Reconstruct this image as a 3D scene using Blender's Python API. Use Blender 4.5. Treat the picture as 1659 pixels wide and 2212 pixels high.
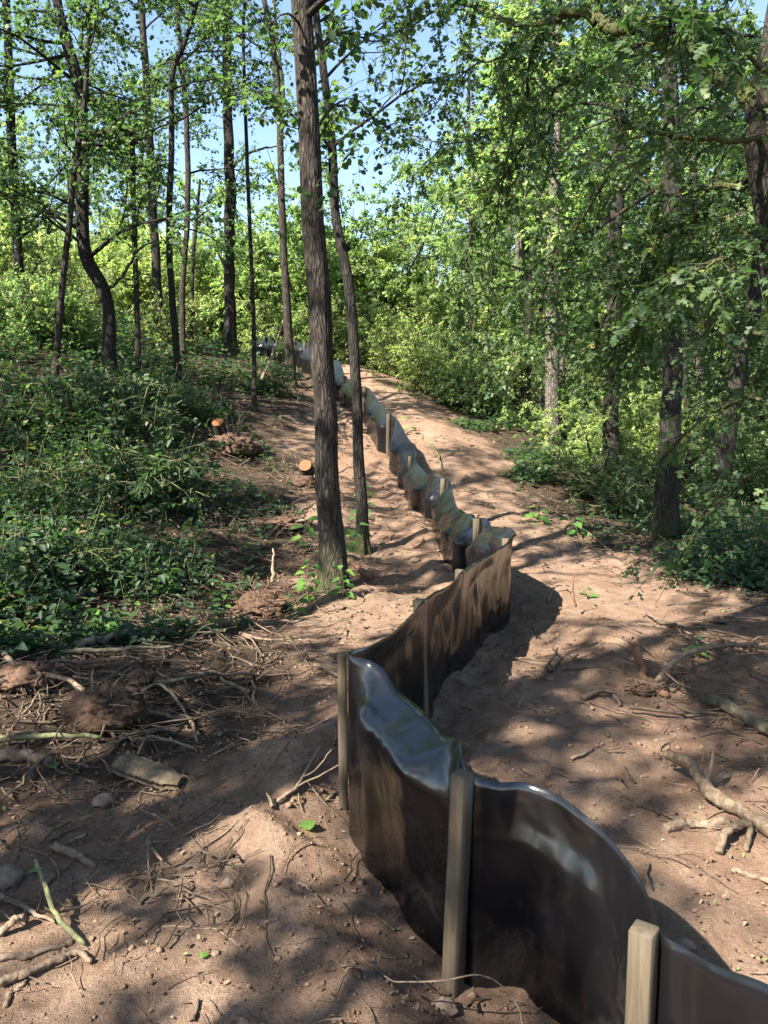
import bpy, math, random
import numpy as np

for o in list(bpy.data.objects): bpy.data.objects.remove(o)
SC = bpy.context.scene
COL = SC.collection
R = math.radians
# ------------------------------------------------------------------ camera
EYE = np.array([0.0, 0.0, 1.55]); PITCH = R(7.0); FPX = 1661.0; CX, CY = 829.5, 1106.0
cam = bpy.data.cameras.new('camera'); camo = bpy.data.objects.new('camera', cam); COL.objects.link(camo)
camo.location = EYE; camo.rotation_euler = (math.pi/2 - PITCH, 0, 0)
cam.sensor_fit = 'VERTICAL'; cam.sensor_height = 36; cam.lens = 36*FPX/2212.0
cam.clip_start = 0.05; cam.clip_end = 2000
SC.camera = camo
# ------------------------------------------------------------------ sky, sun, exposure
SUN = np.array([-0.72, -0.64, 0.0]); SUN_EL = R(44); SUN_STRENGTH = 5.0; SKY_STRENGTH = 0.07
SUN_AZ = math.atan2(SUN[0], SUN[1])
world = bpy.data.worlds.new('World'); SC.world = world; world.use_nodes = True
wt = world.node_tree; bg = wt.nodes['Background']
sky = wt.nodes.new('ShaderNodeTexSky'); sky.sky_type = 'NISHITA'; sky.sun_disc = False
sky.sun_elevation = SUN_EL; sky.sun_rotation = SUN_AZ % (2*math.pi)
sky.air_density = 1.0; sky.dust_density = 0.6; sky.ozone_density = 1.0
wt.links.new(sky.outputs[0], bg.inputs[0]); bg.inputs[1].default_value = SKY_STRENGTH
sl = bpy.data.lights.new('sun', 'SUN'); slo = bpy.data.objects.new('sun', sl); COL.objects.link(slo)
sl.energy = SUN_STRENGTH; sl.angle = R(0.53); sl.color = (1.0, 0.93, 0.82)
slo.rotation_euler = (math.pi/2 - SUN_EL, 0, math.pi - SUN_AZ)
slo.location = (-8, -4, 14)
SC.view_settings.view_transform = 'Standard'; SC.view_settings.look = 'None'
SC.view_settings.gamma = 1.0; SC.view_settings.use_curve_mapping = False
SC.view_settings.exposure = 2.4
SC.render.engine = 'CYCLES'
cy = SC.cycles
cy.use_denoising = True; cy.max_bounces = 5; cy.diffuse_bounces = 2; cy.glossy_bounces = 2
cy.transmission_bounces = 3; cy.transparent_max_bounces = 4; cy.caustics_reflective = False; cy.caustics_refractive = False
cy.sample_clamp_indirect = 6

RNG = np.random.default_rng(7)
def U(a, b, n=None): return RNG.uniform(a, b, n)

# ------------------------------------------------------------------ noise
_perm = np.random.default_rng(3).permutation(256).astype(np.int64)
_perm = np.concatenate([_perm, _perm, _perm])
_grad = np.random.default_rng(4).normal(size=(256, 3)); _grad /= np.linalg.norm(_grad, axis=1)[:, None]
def noise3(x, y, z):
    x, y, z = np.broadcast_arrays(np.asarray(x, float), np.asarray(y, float), np.asarray(z, float))
    xi = np.floor(x).astype(np.int64); yi = np.floor(y).astype(np.int64); zi = np.floor(z).astype(np.int64)
    xf, yf, zf = x - xi, y - yi, z - zi
    u = xf**3*(xf*(xf*6-15)+10); v = yf**3*(yf*(yf*6-15)+10); w = zf**3*(zf*(zf*6-15)+10)
    def g(i, j, k):
        h = _perm[_perm[_perm[(xi+i) & 255] + ((yi+j) & 255)] + ((zi+k) & 255)]
        G = _grad[h]
        return G[..., 0]*(xf-i) + G[..., 1]*(yf-j) + G[..., 2]*(zf-k)
    def L(a, b, t): return a + t*(b-a)
    return L(L(L(g(0,0,0), g(1,0,0), u), L(g(0,1,0), g(1,1,0), u), v),
             L(L(g(0,0,1), g(1,0,1), u), L(g(0,1,1), g(1,1,1), u), v), w)*1.6
def fbm(x, y, z=0.0, octv=4, f=1.0):
    s = 0; a = 1.0
    for i in range(octv):
        s = s + a*noise3(x*f+i*7.3, y*f-i*3.1, z*f+i*1.7); a *= .5; f *= 2.0
    return s
def smooth(a, b, x):
    t = np.clip((np.asarray(x, float)-a)/(b-a), 0, 1); return t*t*(3-2*t)
def unit(v):
    v = np.asarray(v, float); return v/np.maximum(np.linalg.norm(v, axis=-1, keepdims=True), 1e-9)

# ------------------------------------------------------------------ terrain
_ty = np.linspace(-60, 400, 4601)
_tz = np.interp(_ty, [-60,-20,0,7,9.5,11.5,13,15.5,17.5,20.5,23.5,27,35,60,200,400],
                [-1.5,-.4,0,0,.2,.42,.9,1.5,1.95,2.85,3.35,3.6,3.9,5.0,9,12])
_k = np.exp(-np.linspace(-2, 2, 17)**2); _k /= _k.sum()
_tz = np.convolve(np.pad(_tz, 8, mode='edge'), _k, mode='valid')
FX_Y = [0, .9, 1.3, 1.92, 2.75, 3.9, 4.65, 5.9, 7.1, 9.6, 11.5, 13, 15.5, 17.5, 20.5, 23.5, 24.3, 60]
FX_X = [.9, .75, .52, .2, -.14, .2, .5, 1.0, .9, .76, .42, .1, -.4, -.9, -2.0, -3.6, -4.2, -6]
def fence_x(y): return np.interp(y, FX_Y, FX_X)
def hbase(x, y):
    x = np.asarray(x, float); y = np.asarray(y, float)
    z = np.interp(y, _ty, _tz)
    fx = fence_x(y)
    w = smooth(6.5, 12, y)*(1-.55*smooth(20, 34, y))
    z = z + w*.25*np.minimum(np.maximum(fx-.4-x, 0), 6) - w*.24*np.minimum(np.maximum(x-fx-1.3, 0), 7)
    z = z + (1-w)*.06*np.minimum(np.maximum(-1.2-x, 0), 5)
    z = z + (1-smooth(9, 14, y))*.05*np.minimum(np.maximum(x-2.4, 0), 6)*smooth(1, 4, y)
    return z
XR_Y = [0, 4, 5, 6, 7.5, 8.5, 10, 13, 16, 19, 22, 25]; XR_X = [6, 4.6, 3.7, 3.2, 2.7, 2.25, 2.1, 2.0, 1.7, 1.1, .6, .6]
XL_Y = [0, 3.5, 4.5, 5.5, 7, 8.5, 10, 12, 14, 18, 22, 25]; XL_X = [-6, -3.2, -1.9, -1.2, -.9, -1.2, -1.5, -1.9, -1.7, -2.0, -3.4, -5.0]
def cover(x, y):
    """ >0 where plants grow, <0 on the cleared strip (metres-ish)"""
    n = fbm(x, y, 5.0, 3, .7)*.55
    l = np.interp(y, XL_Y, XL_X) - x; r = x - np.interp(y, XR_Y, XR_X)
    c = np.maximum(l, r) + n
    return np.where(y > 25.5, .6+n, c)
def height(x, y):
    x = np.asarray(x, float); y = np.asarray(y, float)
    z = hbase(x, y)
    d = np.hypot(x, y)
    near = 1-smooth(30, 60, d)
    z = z + near*(fbm(x, y, 0, 2, .55)*.05 + fbm(x, y, 2.2, 3, 2.1)*.034)
    c = cover(x, y)
    bare = 1-smooth(-.3, .4, c)
    r1 = 1-np.abs(noise3(x*3.1, y*3.1, 9.2))*1.6
    z = z + near*bare*(r1*.014*smooth(-.2, .5, fbm(x, y, 31, 2, .9)))*(1-smooth(14, 22, d))
    z = z + near*(1-smooth(9, 15, d))*(fbm(x, y, 4.4, 3, 6.0)*.013 - np.abs(noise3(x*11, y*11, 1.0))*.012 + fbm(x, y, 6.1, 2, 26.0)*.0045)
    # back-filled ridge beside the fence, trench on its right
    q = x-fence_x(y)
    z = z + (1-smooth(22, 26, y))*smooth(.4, 1.2, y)*(.07*np.exp(-((q+.33)/.16)**2)*(1+.7*noise3(x*4, y*4, 8)) - .03*np.exp(-((q-.1)/.15)**2))
    # heaps on the right of the cleared strip
    z = z + .09*np.exp(-(((x-1.75)/.5)**2 + ((y-5.2)/.35)**2)) + .07*np.exp(-(((x-1.3)/.35)**2 + ((y-4.5)/.25)**2))
    z = z + .12*np.exp(-(((x+.12)/.5)**2 + ((y-6.2)/.35)**2))
    z = z + .10*np.exp(-(((x-1.7)/.5)**2 + ((y-2.9)/.35)**2)) + .08*np.exp(-(((x+.55)/.45)**2 + ((y-3.3)/.2)**2))
    return z

# ------------------------------------------------------------------ pixels to places (photo shown at 1659 x 2212)
_F = np.array([0, math.cos(PITCH), -math.sin(PITCH)]); _U = np.array([0, math.sin(PITCH), math.cos(PITCH)]); _Rt = np.array([1., 0, 0])
def ray(px, py): return _F + (px-CX)/FPX*_Rt - (py-CY)/FPX*_U
def at_y(px, py, Y):
    d = ray(px, py); return EYE + d*(Y/d[1])
_tt = np.concatenate([np.linspace(.6, 8, 500), np.linspace(8.02, 60, 1300)])
def ground(px, py):
    d = ray(px, py); P = EYE + d[None]*_tt[:, None]
    g = P[:, 2] - height(P[:, 0], P[:, 1])
    i = np.argmax(g < 0) if (g < 0).any() else len(_tt)-1
    if i > 0:
        a = g[i-1]/(g[i-1]-g[i]+1e-9); t = _tt[i-1] + a*(_tt[i]-_tt[i-1])
    else: t = _tt[0]
    p = EYE + d*t; p[2] = float(height(p[0], p[1])); return p

# ------------------------------------------------------------------ mesh helpers
class MB:
    def __init__(s): s.v = []; s.f = []; s.n = 0; s.a = []
    def add(s, V, F, a=None):
        V = np.asarray(V, float).reshape(-1, 3); F = np.asarray(F, np.int64)
        s.v.append(V); s.f.append(F + s.n); s.n += len(V)
        s.a.append(np.broadcast_to(np.asarray(0.5 if a is None else a, float), (len(V),)))
    def mesh(s, name, mat=None, smooth_=False):
        me = bpy.data.meshes.new(name)
        if not s.v: return me
        V = np.concatenate(s.v); me.vertices.add(len(V)); me.vertices.foreach_set('co', V.astype(np.float32).ravel())
        loops = np.concatenate([f.ravel() for f in s.f]); tot = np.concatenate([np.full(len(f), f.shape[1]) for f in s.f])
        st = np.concatenate([[0], np.cumsum(tot)[:-1]])
        me.loops.add(len(loops)); me.loops.foreach_set('vertex_index', loops.astype(np.int32))
        me.polygons.add(len(tot)); me.polygons.foreach_set('loop_start', st.astype(np.int32))
        if smooth_: me.polygons.foreach_set('use_smooth', np.ones(len(tot), bool))
        me.update(calc_edges=True)
        at = me.attributes.new('rnd', 'FLOAT', 'POINT'); at.data.foreach_set('value', np.concatenate(s.a).astype(np.float32))
        if mat: me.materials.append(mat)
        return me
    def build(s, name, mat, parent=None, smooth_=False, kind=None):
        return link(name, s.mesh(name, mat, smooth_), parent, kind)
def link(name, me, parent=None, kind=None):
    o = bpy.data.objects.new(name, me); COL.objects.link(o)
    if parent is not None:
        o.parent = parent
        o.matrix_parent_inverse = parent.matrix_basis.inverted()
    if kind: o['kind'] = kind
    return o
def tag(o, label, cat, group=None):
    o['label'] = label; o['category'] = cat
    if group: o['group'] = group
    return o
def empty(name, loc, label, cat, group=None):
    o = bpy.data.objects.new(name, None); COL.objects.link(o); o.location = [float(c) for c in loc]
    o.empty_display_size = .2
    return tag(o, label, cat, group)
def catmull(P, n):
    P = np.asarray(P, float)
    if len(P) == 2: return P[0] + (P[1]-P[0])*np.linspace(0, 1, n)[:, None]
    Q = np.vstack([2*P[0]-P[1], P, 2*P[-1]-P[-2]])
    t = np.linspace(0, len(P)-1-1e-6, n); i = t.astype(int); u = (t-i)[:, None]
    a, b, c, d = Q[i], Q[i+1], Q[i+2], Q[i+3]
    return .5*((2*b)+(c-a)*u+(2*a-5*b+4*c-d)*u**2+(3*b-a-3*c+d)*u**3)
def tubes(mb, P, Rr, sides=3, attr=None, ends=True):
    """P (M,K,3) polylines, Rr (M,K) radii"""
    P = np.asarray(P, float); M, K = P.shape[:2]
    T = np.empty_like(P); T[:, 1:-1] = P[:, 2:]-P[:, :-2]; T[:, 0] = P[:, 1]-P[:, 0]; T[:, -1] = P[:, -1]-P[:, -2]
    T = unit(T); ch = unit(P[:, -1]-P[:, 0])
    ref = np.where(np.abs(ch[:, 2:3]) > .8, np.array([[0., 1, 0]]), np.array([[0., 0, 1]]))
    A = unit(np.cross(T, ref[:, None, :])); B = np.cross(T, A)
    th = np.arange(sides)*2*math.pi/sides
    V = P[:, :, None, :] + Rr[:, :, None, None]*(A[:, :, None, :]*np.cos(th)[None, None, :, None] + B[:, :, None, :]*np.sin(th)[None, None, :, None])
    m, k, s = np.meshgrid(np.arange(M), np.arange(K-1), np.arange(sides), indexing='ij')
    s2 = (s+1) % sides; b = m*K*sides
    F = np.stack([b+k*sides+s, b+k*sides+s2, b+(k+1)*sides+s2, b+(k+1)*sides+s], -1).reshape(-1, 4)
    a = None if attr is None else np.repeat(np.asarray(attr, float).reshape(M, -1), K*sides//np.asarray(attr).reshape(M, -1).shape[1], axis=1).ravel()
    mb.add(V, F, a)
    if ends and sides > 3:
        base = mb.n - M*K*sides
        for e, rev in ((0, True), (K-1, False)):
            i = base + np.arange(M)[:, None]*K*sides + e*sides + np.arange(sides)[None]
            mb.f.append(i[:, ::-1] if rev else i)
def tube1(mb, P, r, sides=8, attr=.5, knot=.2):
    r = np.asarray(r, float); tubes(mb, np.asarray(P)[None], r[None], sides, np.array([attr]))
    V = mb.v[-1].reshape(len(P), sides, 3); th = np.arange(sides)*2*math.pi/sides; z = np.arange(len(P))[:, None]
    f = 1+knot*(noise3(np.cos(th)[None]*1.2+P[0][0]*3, np.sin(th)[None]*1.2, z*.08) - 1.6*np.abs(noise3(np.cos(th)[None]*2.8, np.sin(th)[None]*2.8+P[0][1], z*.05)))
    f[0] *= .55+.6*np.random.default_rng(int(abs(P[0][0])*1e4)).random(sides)
    mb.v[-1] = (P[:, None]+(V-P[:, None])*f[..., None]).reshape(-1, 3)

LEAF = {
 'round': (np.array([[0,0,0],[.28,.40,.07],[.74,.40,.05],[1,0,-.06],[.74,-.40,.05],[.28,-.40,.07]]), np.array([[0,1,2,3],[0,3,4,5]])),
 'rhomb': (np.array([[0,0,0],[.5,.36,.06],[1,0,-.05],[.5,-.36,.06]]), np.array([[0,1,2,3]])),
 'ovate': (np.array([[0,0,0],[.3,.30,.05],[.65,.24,.03],[1.05,0,-.12],[.65,-.24,.03],[.3,-.30,.05]]), np.array([[0,1,2,3],[0,3,4,5]])),
 'lobed': (np.array([[0,0,0],[.52,0,-.02],[1,0,-.08],[.16,.20,.03],[.42,.50,.05],[.60,.20,.02],[.86,.30,.0],[.16,-.20,.03],[.42,-.50,.05],[.60,-.20,.02],[.86,-.30,.0]]),
           np.array([[0,3,4,1],[1,5,6,2],[0,1,8,7],[1,2,10,9]])),
 'blade': (np.array([[0,0,0],[.35,.045,.0],[.8,.035,-.10],[1.1,0,-.32],[.8,-.035,-.10],[.35,-.045,.0]]), np.array([[0,1,2,3],[0,3,4,5]])),
}
def leaves(mb, P, D, N, S, kind, rnd):
    T, F = LEAF[kind]
    P = np.asarray(P, float); D = unit(D); W = unit(np.cross(N, D)); Nn = np.cross(D, W); n = len(P)
    S = np.broadcast_to(S, (n,))
    curl = RNG.uniform(.3, 2.2, n)
    V = P[:, None] + S[:, None, None]*(T[None, :, 0, None]*D[:, None] + T[None, :, 1, None]*W[:, None] + curl[:, None, None]*T[None, :, 2, None]*Nn[:, None])
    k = len(T)
    FF = (F[None] + (np.arange(n)*k)[:, None, None]).reshape(-1, F.shape[1])
    mb.add(V, FF, np.repeat(rnd, k))
def rdir(n, zscale=1.0):
    v = RNG.normal(size=(n, 3)); v[:, 2] *= zscale; return unit(v)

# ------------------------------------------------------------------ materials
def newmat(name):
    m = bpy.data.materials.new(name); m.use_nodes = True
    nt = m.node_tree; b = nt.nodes['Principled BSDF']; return m, nt, b
def N(nt, t, **kw):
    n = nt.nodes.new(t)
    for k, v in kw.items(): setattr(n, k, v)
    return n
def ramp(nt, src, stops, interp='LINEAR'):
    r = N(nt, 'ShaderNodeValToRGB'); r.color_ramp.interpolation = interp
    e = r.color_ramp.elements
    while len(e) < len(stops): e.new(.5)
    for i, (p, c) in enumerate(stops):
        e[i].position = p; e[i].color = (c[0], c[1], c[2], 1) if not np.isscalar(c) else (c, c, c, 1)
    nt.links.new(src, r.inputs[0]); return r.outputs[0]
def noise_n(nt, scale, detail=4, rough=.55, vec=None, dist=0.0):
    n = N(nt, 'ShaderNodeTexNoise'); n.inputs['Scale'].default_value = scale; n.inputs['Detail'].default_value = detail
    n.inputs['Roughness'].default_value = rough; n.inputs['Distortion'].default_value = dist
    if vec is not None: nt.links.new(vec, n.inputs['Vector'])
    return n.outputs['Fac']
def objvec(nt, scale=(1, 1, 1)):
    tc = N(nt, 'ShaderNodeNewGeometry'); mp = N(nt, 'ShaderNodeMapping'); mp.inputs['Scale'].default_value = scale
    nt.links.new(tc.outputs['Position'], mp.inputs['Vector']); return mp.outputs[0]
def localvec(nt, scale=(1, 1, 1)):
    tc = N(nt, 'ShaderNodeTexCoord'); mp = N(nt, 'ShaderNodeMapping'); mp.inputs['Scale'].default_value = scale
    nt.links.new(tc.outputs['Object'], mp.inputs['Vector']); return mp.outputs[0]
def mixc(nt, fac, a, b, mode='MIX'):
    m = N(nt, 'ShaderNodeMix', data_type='RGBA', blend_type=mode)
    for s, i in ((fac, 0), (a, 6), (b, 7)):
        if hasattr(s, 'is_linked'): nt.links.new(s, m.inputs[i])
        elif np.isscalar(s): m.inputs[i].default_value = s
        else: m.inputs[i].default_value = (*s, 1)
    return m.outputs[2]
def mathn(nt, op, a, b):
    m = N(nt, 'ShaderNodeMath', operation=op)
    for s, i in ((a, 0), (b, 1)):
        if hasattr(s, 'is_linked'): nt.links.new(s, m.inputs[i])
        else: m.inputs[i].default_value = s
    return m.outputs[0]
def bump(nt, b, h, strength=.5, dist=.02):
    n = N(nt, 'ShaderNodeBump'); n.inputs['Strength'].default_value = strength; n.inputs['Distance'].default_value = dist
    nt.links.new(h, n.inputs['Height']); nt.links.new(n.outputs[0], b.inputs['Normal'])
def attr(nt, name='rnd'): return N(nt, 'ShaderNodeAttribute', attribute_name=name).outputs['Fac']

def leaf_mat(name, stops, trans=(1.9, 2.3, 1.0), tfac=.42, rough=.52, spec=.32):
    m, nt, b = newmat(name)
    c = ramp(nt, attr(nt), stops)
    nt.links.new(c, b.inputs['Base Color']); b.inputs['Roughness'].default_value = rough
    b.inputs['Specular IOR Level'].default_value = spec
    t = N(nt, 'ShaderNodeBsdfTranslucent'); nt.links.new(mixc(nt, 1.0, c, trans, 'MULTIPLY'), t.inputs[0])
    mx = N(nt, 'ShaderNodeMixShader'); mx.inputs[0].default_value = tfac
    nt.links.new(b.outputs[0], mx.inputs[1]); nt.links.new(t.outputs[0], mx.inputs[2])
    nt.links.new(mx.outputs[0], nt.nodes['Material Output'].inputs[0]); return m
M = {}
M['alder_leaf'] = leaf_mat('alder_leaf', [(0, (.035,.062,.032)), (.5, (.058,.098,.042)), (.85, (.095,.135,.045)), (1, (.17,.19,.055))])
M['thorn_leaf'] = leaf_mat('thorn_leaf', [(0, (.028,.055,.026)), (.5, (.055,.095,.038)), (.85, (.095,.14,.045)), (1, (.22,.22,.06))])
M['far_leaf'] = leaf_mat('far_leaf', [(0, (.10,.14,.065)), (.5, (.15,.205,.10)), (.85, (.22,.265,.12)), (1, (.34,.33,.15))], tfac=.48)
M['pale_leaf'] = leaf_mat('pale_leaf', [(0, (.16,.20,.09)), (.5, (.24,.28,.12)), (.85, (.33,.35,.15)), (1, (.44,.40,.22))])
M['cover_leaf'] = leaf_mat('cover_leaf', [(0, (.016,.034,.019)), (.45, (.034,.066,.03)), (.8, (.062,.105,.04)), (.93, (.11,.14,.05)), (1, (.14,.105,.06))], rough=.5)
M['sapling_leaf'] = leaf_mat('sapling_leaf', [(0, (.05,.12,.03)), (.6, (.08,.17,.04)), (1, (.13,.22,.05))], rough=.4)
M['dry_leaf'] = leaf_mat('dry_leaf', [(0, (.06,.04,.03)), (.4, (.13,.08,.05)), (.75, (.24,.16,.10)), (.93, (.34,.26,.18)), (1, (.10,.15,.05))], trans=(1, .9, .7), tfac=.15, rough=.75, spec=.2)

def bark_mat(name, dark, mid, light, vs=(22, 22, 3.2), moss=0.35):
    m, nt, b = newmat(name)
    v = objvec(nt, vs)
    n1 = noise_n(nt, 2.2, 6, .65, v, .6); n2 = noise_n(nt, 1.3, 3, .5, objvec(nt, (1, 1, 1)))
    c = ramp(nt, n1, [(.28, dark), (.5, mid), (.74, light)])
    vo = N(nt, 'ShaderNodeTexVoronoi', feature='DISTANCE_TO_EDGE'); vo.inputs['Scale'].default_value = 1.0
    dv = N(nt, 'ShaderNodeVectorMath', operation='MULTIPLY_ADD'); nn_ = N(nt, 'ShaderNodeTexNoise'); nn_.inputs['Scale'].default_value = .8; nt.links.new(objvec(nt, (vs[0]*1.5, vs[1]*1.5, vs[2]*1.9)), nn_.inputs['Vector'])
    nt.links.new(nn_.outputs['Color'], dv.inputs[0]); dv.inputs[1].default_value = (1.6, 1.6, 1.6); nt.links.new(objvec(nt, (vs[0]*1.9, vs[1]*1.9, vs[2]*1.9)), dv.inputs[2]); nt.links.new(dv.outputs[0], vo.inputs['Vector'])
    ck = ramp(nt, vo.outputs['Distance'], [(0, 0.0), (.22, 1.0)])
    c = mixc(nt, mathn(nt, 'SUBTRACT', 1.0, ck), c, dark)
    n1 = mathn(nt, 'ADD', mathn(nt, 'MULTIPLY', n1, .6), mathn(nt, 'MULTIPLY', ck, .5))
    gm = ramp(nt, mathn(nt, 'MULTIPLY', n2, attr(nt)), [(.22, 0.0), (.42, 1.0)])
    c2 = mixc(nt, mathn(nt, 'MULTIPLY', gm, moss), c, (.075, .085, .025))
    nt.links.new(c2, b.inputs['Base Color']); b.inputs['Roughness'].default_value = .85; b.inputs['Specular IOR Level'].default_value = .2
    bump(nt, b, n1, .8, .03); return m
M['bark'] = bark_mat('bark', (.016,.013,.010), (.052,.042,.033), (.115,.096,.078))
M['bark_dark'] = bark_mat('bark_dark', (.010,.009,.007), (.032,.027,.022), (.075,.064,.052))
M['bark_pale'] = bark_mat('bark_pale', (.035,.03,.024), (.14,.12,.098), (.27,.24,.20), (14, 14, 6))
M['bark_mossy'] = bark_mat('bark_mossy', (.012,.010,.007), (.035,.03,.02), (.075,.068,.045), (14, 14, 6), moss=.7)

# ground
def ground_mat():
    m, nt, b = newmat('soil')
    p = objvec(nt)
    big = noise_n(nt, .9, 5, .6, p); mid = noise_n(nt, 6.0, 6, .65, p); fine = noise_n(nt, 60, 6, .7, p); grit = noise_n(nt, 240, 3, .7, p)
    soil = ramp(nt, mid, [(.25, (.18,.118,.08)), (.5, (.30,.205,.142)), (.75, (.43,.315,.228))])
    soil = mixc(nt, ramp(nt, big, [(.45, 0.0), (.70, .5)]), soil, (.20,.10,.06))
    soil = mixc(nt, ramp(nt, fine, [(.3, .6), (.62, 0.0)]), soil, (.13,.075,.05))
    hum = ramp(nt, mid, [(.25, (.022,.016,.011)), (.55, (.06,.042,.028)), (.8, (.12,.085,.058))])
    soil = mixc(nt, ramp(nt, grit, [(.35, .55), (.5, 0.0)]), soil, (.10,.062,.042))
    c = mixc(nt, attr(nt), soil, hum)
    nt.links.new(c, b.inputs['Base Color']); b.inputs['Roughness'].default_value = .95; b.inputs['Specular IOR Level'].default_value = .12
    bump(nt, b, mathn(nt, 'ADD', mathn(nt, 'MULTIPLY', fine, 1.0), mathn(nt, 'MULTIPLY', grit, .45)), 1.0, .022)
    return m
M['soil'] = ground_mat()
def simple(name, c0, c1, scale, rough=.85, vs=(1, 1, 1), bs=.5, bd=.01, spec=.2, local=False):
    m, nt, b = newmat(name)
    v = (localvec if local else objvec)(nt, vs); n = noise_n(nt, scale, 5, .6, v, .3)
    c = ramp(nt, n, [(.3, c0), (.7, c1)])
    at = attr(nt)
    c = mixc(nt, 1.0, c, ramp(nt, at, [(0, .65), (1, 1.25)]), 'MULTIPLY')
    nt.links.new(c, b.inputs['Base Color']); b.inputs['Roughness'].default_value = rough; b.inputs['Specular IOR Level'].default_value = spec
    bump(nt, b, n, bs, bd); return m
M['clod'] = simple('clod', (.10,.062,.042), (.20,.13,.088), 25)
M['stick'] = simple('stick', (.065,.046,.031), (.21,.155,.108), 45)
M['brush'] = simple('brush', (.05,.036,.025), (.17,.125,.085), 45)
M['stick_pale'] = simple('stick_pale', (.10,.076,.052), (.26,.20,.14), 45)
M['stick_green'] = simple('stick_green', (.07,.075,.035), (.18,.18,.09), 45)
M['stick_dark'] = simple('stick_dark', (.04,.03,.022), (.13,.095,.07), 30)
M['root_red'] = simple('root_red', (.08,.035,.02), (.21,.11,.065), 40)
M['log_mossy'] = simple('log_mossy', (.04,.036,.022), (.15,.13,.088), 30)
M['slab'] = simple('slab', (.045,.034,.022), (.14,.105,.066), 28, bd=.02)
M['rot_wood'] = simple('rot_wood', (.022,.014,.009), (.11,.066,.042), 45, bd=.04)
M['root_dirt'] = simple('root_dirt', (.03,.018,.012), (.12,.07,.045), 20, bd=.03)
M['stone'] = simple('stone', (.10,.07,.052), (.21,.155,.115), 30)
M['cut'] = simple('cut', (.10,.038,.012), (.16,.07,.024), 60, rough=.6)
def stake_mat():
    m, nt, b = newmat('stake_timber')
    v = localvec(nt, (26, 26, 1.6)); n = noise_n(nt, 2.0, 6, .65, v, .8); bl = noise_n(nt, 5, 3, .5, localvec(nt, (2, 2, 1)))
    c = ramp(nt, n, [(.28, (.022,.015,.009)), (.5, (.062,.046,.026)), (.75, (.12,.094,.054))])
    c = mixc(nt, ramp(nt, bl, [(.42, 0.0), (.62, .8)]), c, (.055,.042,.028))
    nt.links.new(c, b.inputs['Base Color']); b.inputs['Roughness'].default_value = .8
    bump(nt, b, n, .6, .006); return m
M['stake'] = stake_mat()
def film_mat():
    m, nt, b = newmat('black_film')
    p = objvec(nt)
    w = noise_n(nt, 6, 5, .6, objvec(nt, (1, 1, .75)), 1.2); w2 = noise_n(nt, 2.3, 3, .5, p); sp = noise_n(nt, 55, 4, .7, p)
    d = ramp(nt, w, [(.48, 0.0), (.57, .22), (.61, .05), (.72, .34)])
    d = mathn(nt, 'MULTIPLY', d, ramp(nt, w2, [(.38, .15), (.62, 1.0)]))
    d = mathn(nt, 'MULTIPLY', d, ramp(nt, sp, [(.3, .55), (.7, 1.0)]))
    d = mathn(nt, 'MULTIPLY', d, attr(nt))
    c = mixc(nt, d, (.0045, .0042, .005), (.10, .08, .07))
    nt.links.new(c, b.inputs['Base Color'])
    rg = ramp(nt, d, [(0, .24), (.4, .5)]); nt.links.new(rg, b.inputs['Roughness'])
    b.inputs['IOR'].default_value = 1.7; nt.links.new(ramp(nt, attr(nt), [(0, .85), (.07, .2)]), b.inputs['Specular IOR Level'])
    h = mathn(nt, 'ADD', noise_n(nt, 4.5, 1, .4, objvec(nt, (1, 1, .7)), 1.2), mathn(nt, 'MULTIPLY', noise_n(nt, 14, 1, .4, p, .6), .12))
    bump(nt, b, h, .30, .06); return m
M['film'] = film_mat()

# ------------------------------------------------------------------ ground sheet (polar, finer in front of the viewer)
def make_ground():
    rad = np.concatenate([[.02, .25, .5], np.geomspace(.7, 30, 560), np.geomspace(30.6, 900, 50)])
    a0 = np.linspace(-40, 40, 420); a1 = np.linspace(40, 320, 90)[1:-1]
    ang = R(1)*np.concatenate([a0, a1])
    A, Rr = np.meshgrid(ang, rad)
    X = Rr*np.sin(A); Y = Rr*np.cos(A)
    Z = height(X, np.clip(Y, -60, 400))
    n, k = X.shape
    V = np.stack([X, Y, Z], -1).reshape(-1, 3)
    i, j = np.meshgrid(np.arange(n-1), np.arange(k), indexing='ij'); j2 = (j+1) % k
    F = np.stack([i*k+j, i*k+j2, (i+1)*k+j2, (i+1)*k+j], -1).reshape(-1, 4)[:, ::-1]
    hum = smooth(-.35, .35, cover(X, Y) + .25*fbm(X, Y, 3, 3, 2.0)).ravel()
    # dark leaf mould and dug-over humus among the debris on the left
    L = np.interp(Y, [0, 2.2, 3.2, 4.5, 6, 8, 11, 14], [-9, -2.3, -.75, -.55, -.75, -.9, -1.1, -1.6])
    hum = np.maximum(hum, .95*smooth(-.25, .3, L-X + .5*fbm(X, Y, 11, 3, 1.6)).ravel()*smooth(2.0, 2.8, Y).ravel())
    mb = MB(); mb.add(V, F, hum)
    o = mb.build('ground', M['soil'], None, True); o['kind'] = 'structure'; return o
make_ground()

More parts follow.
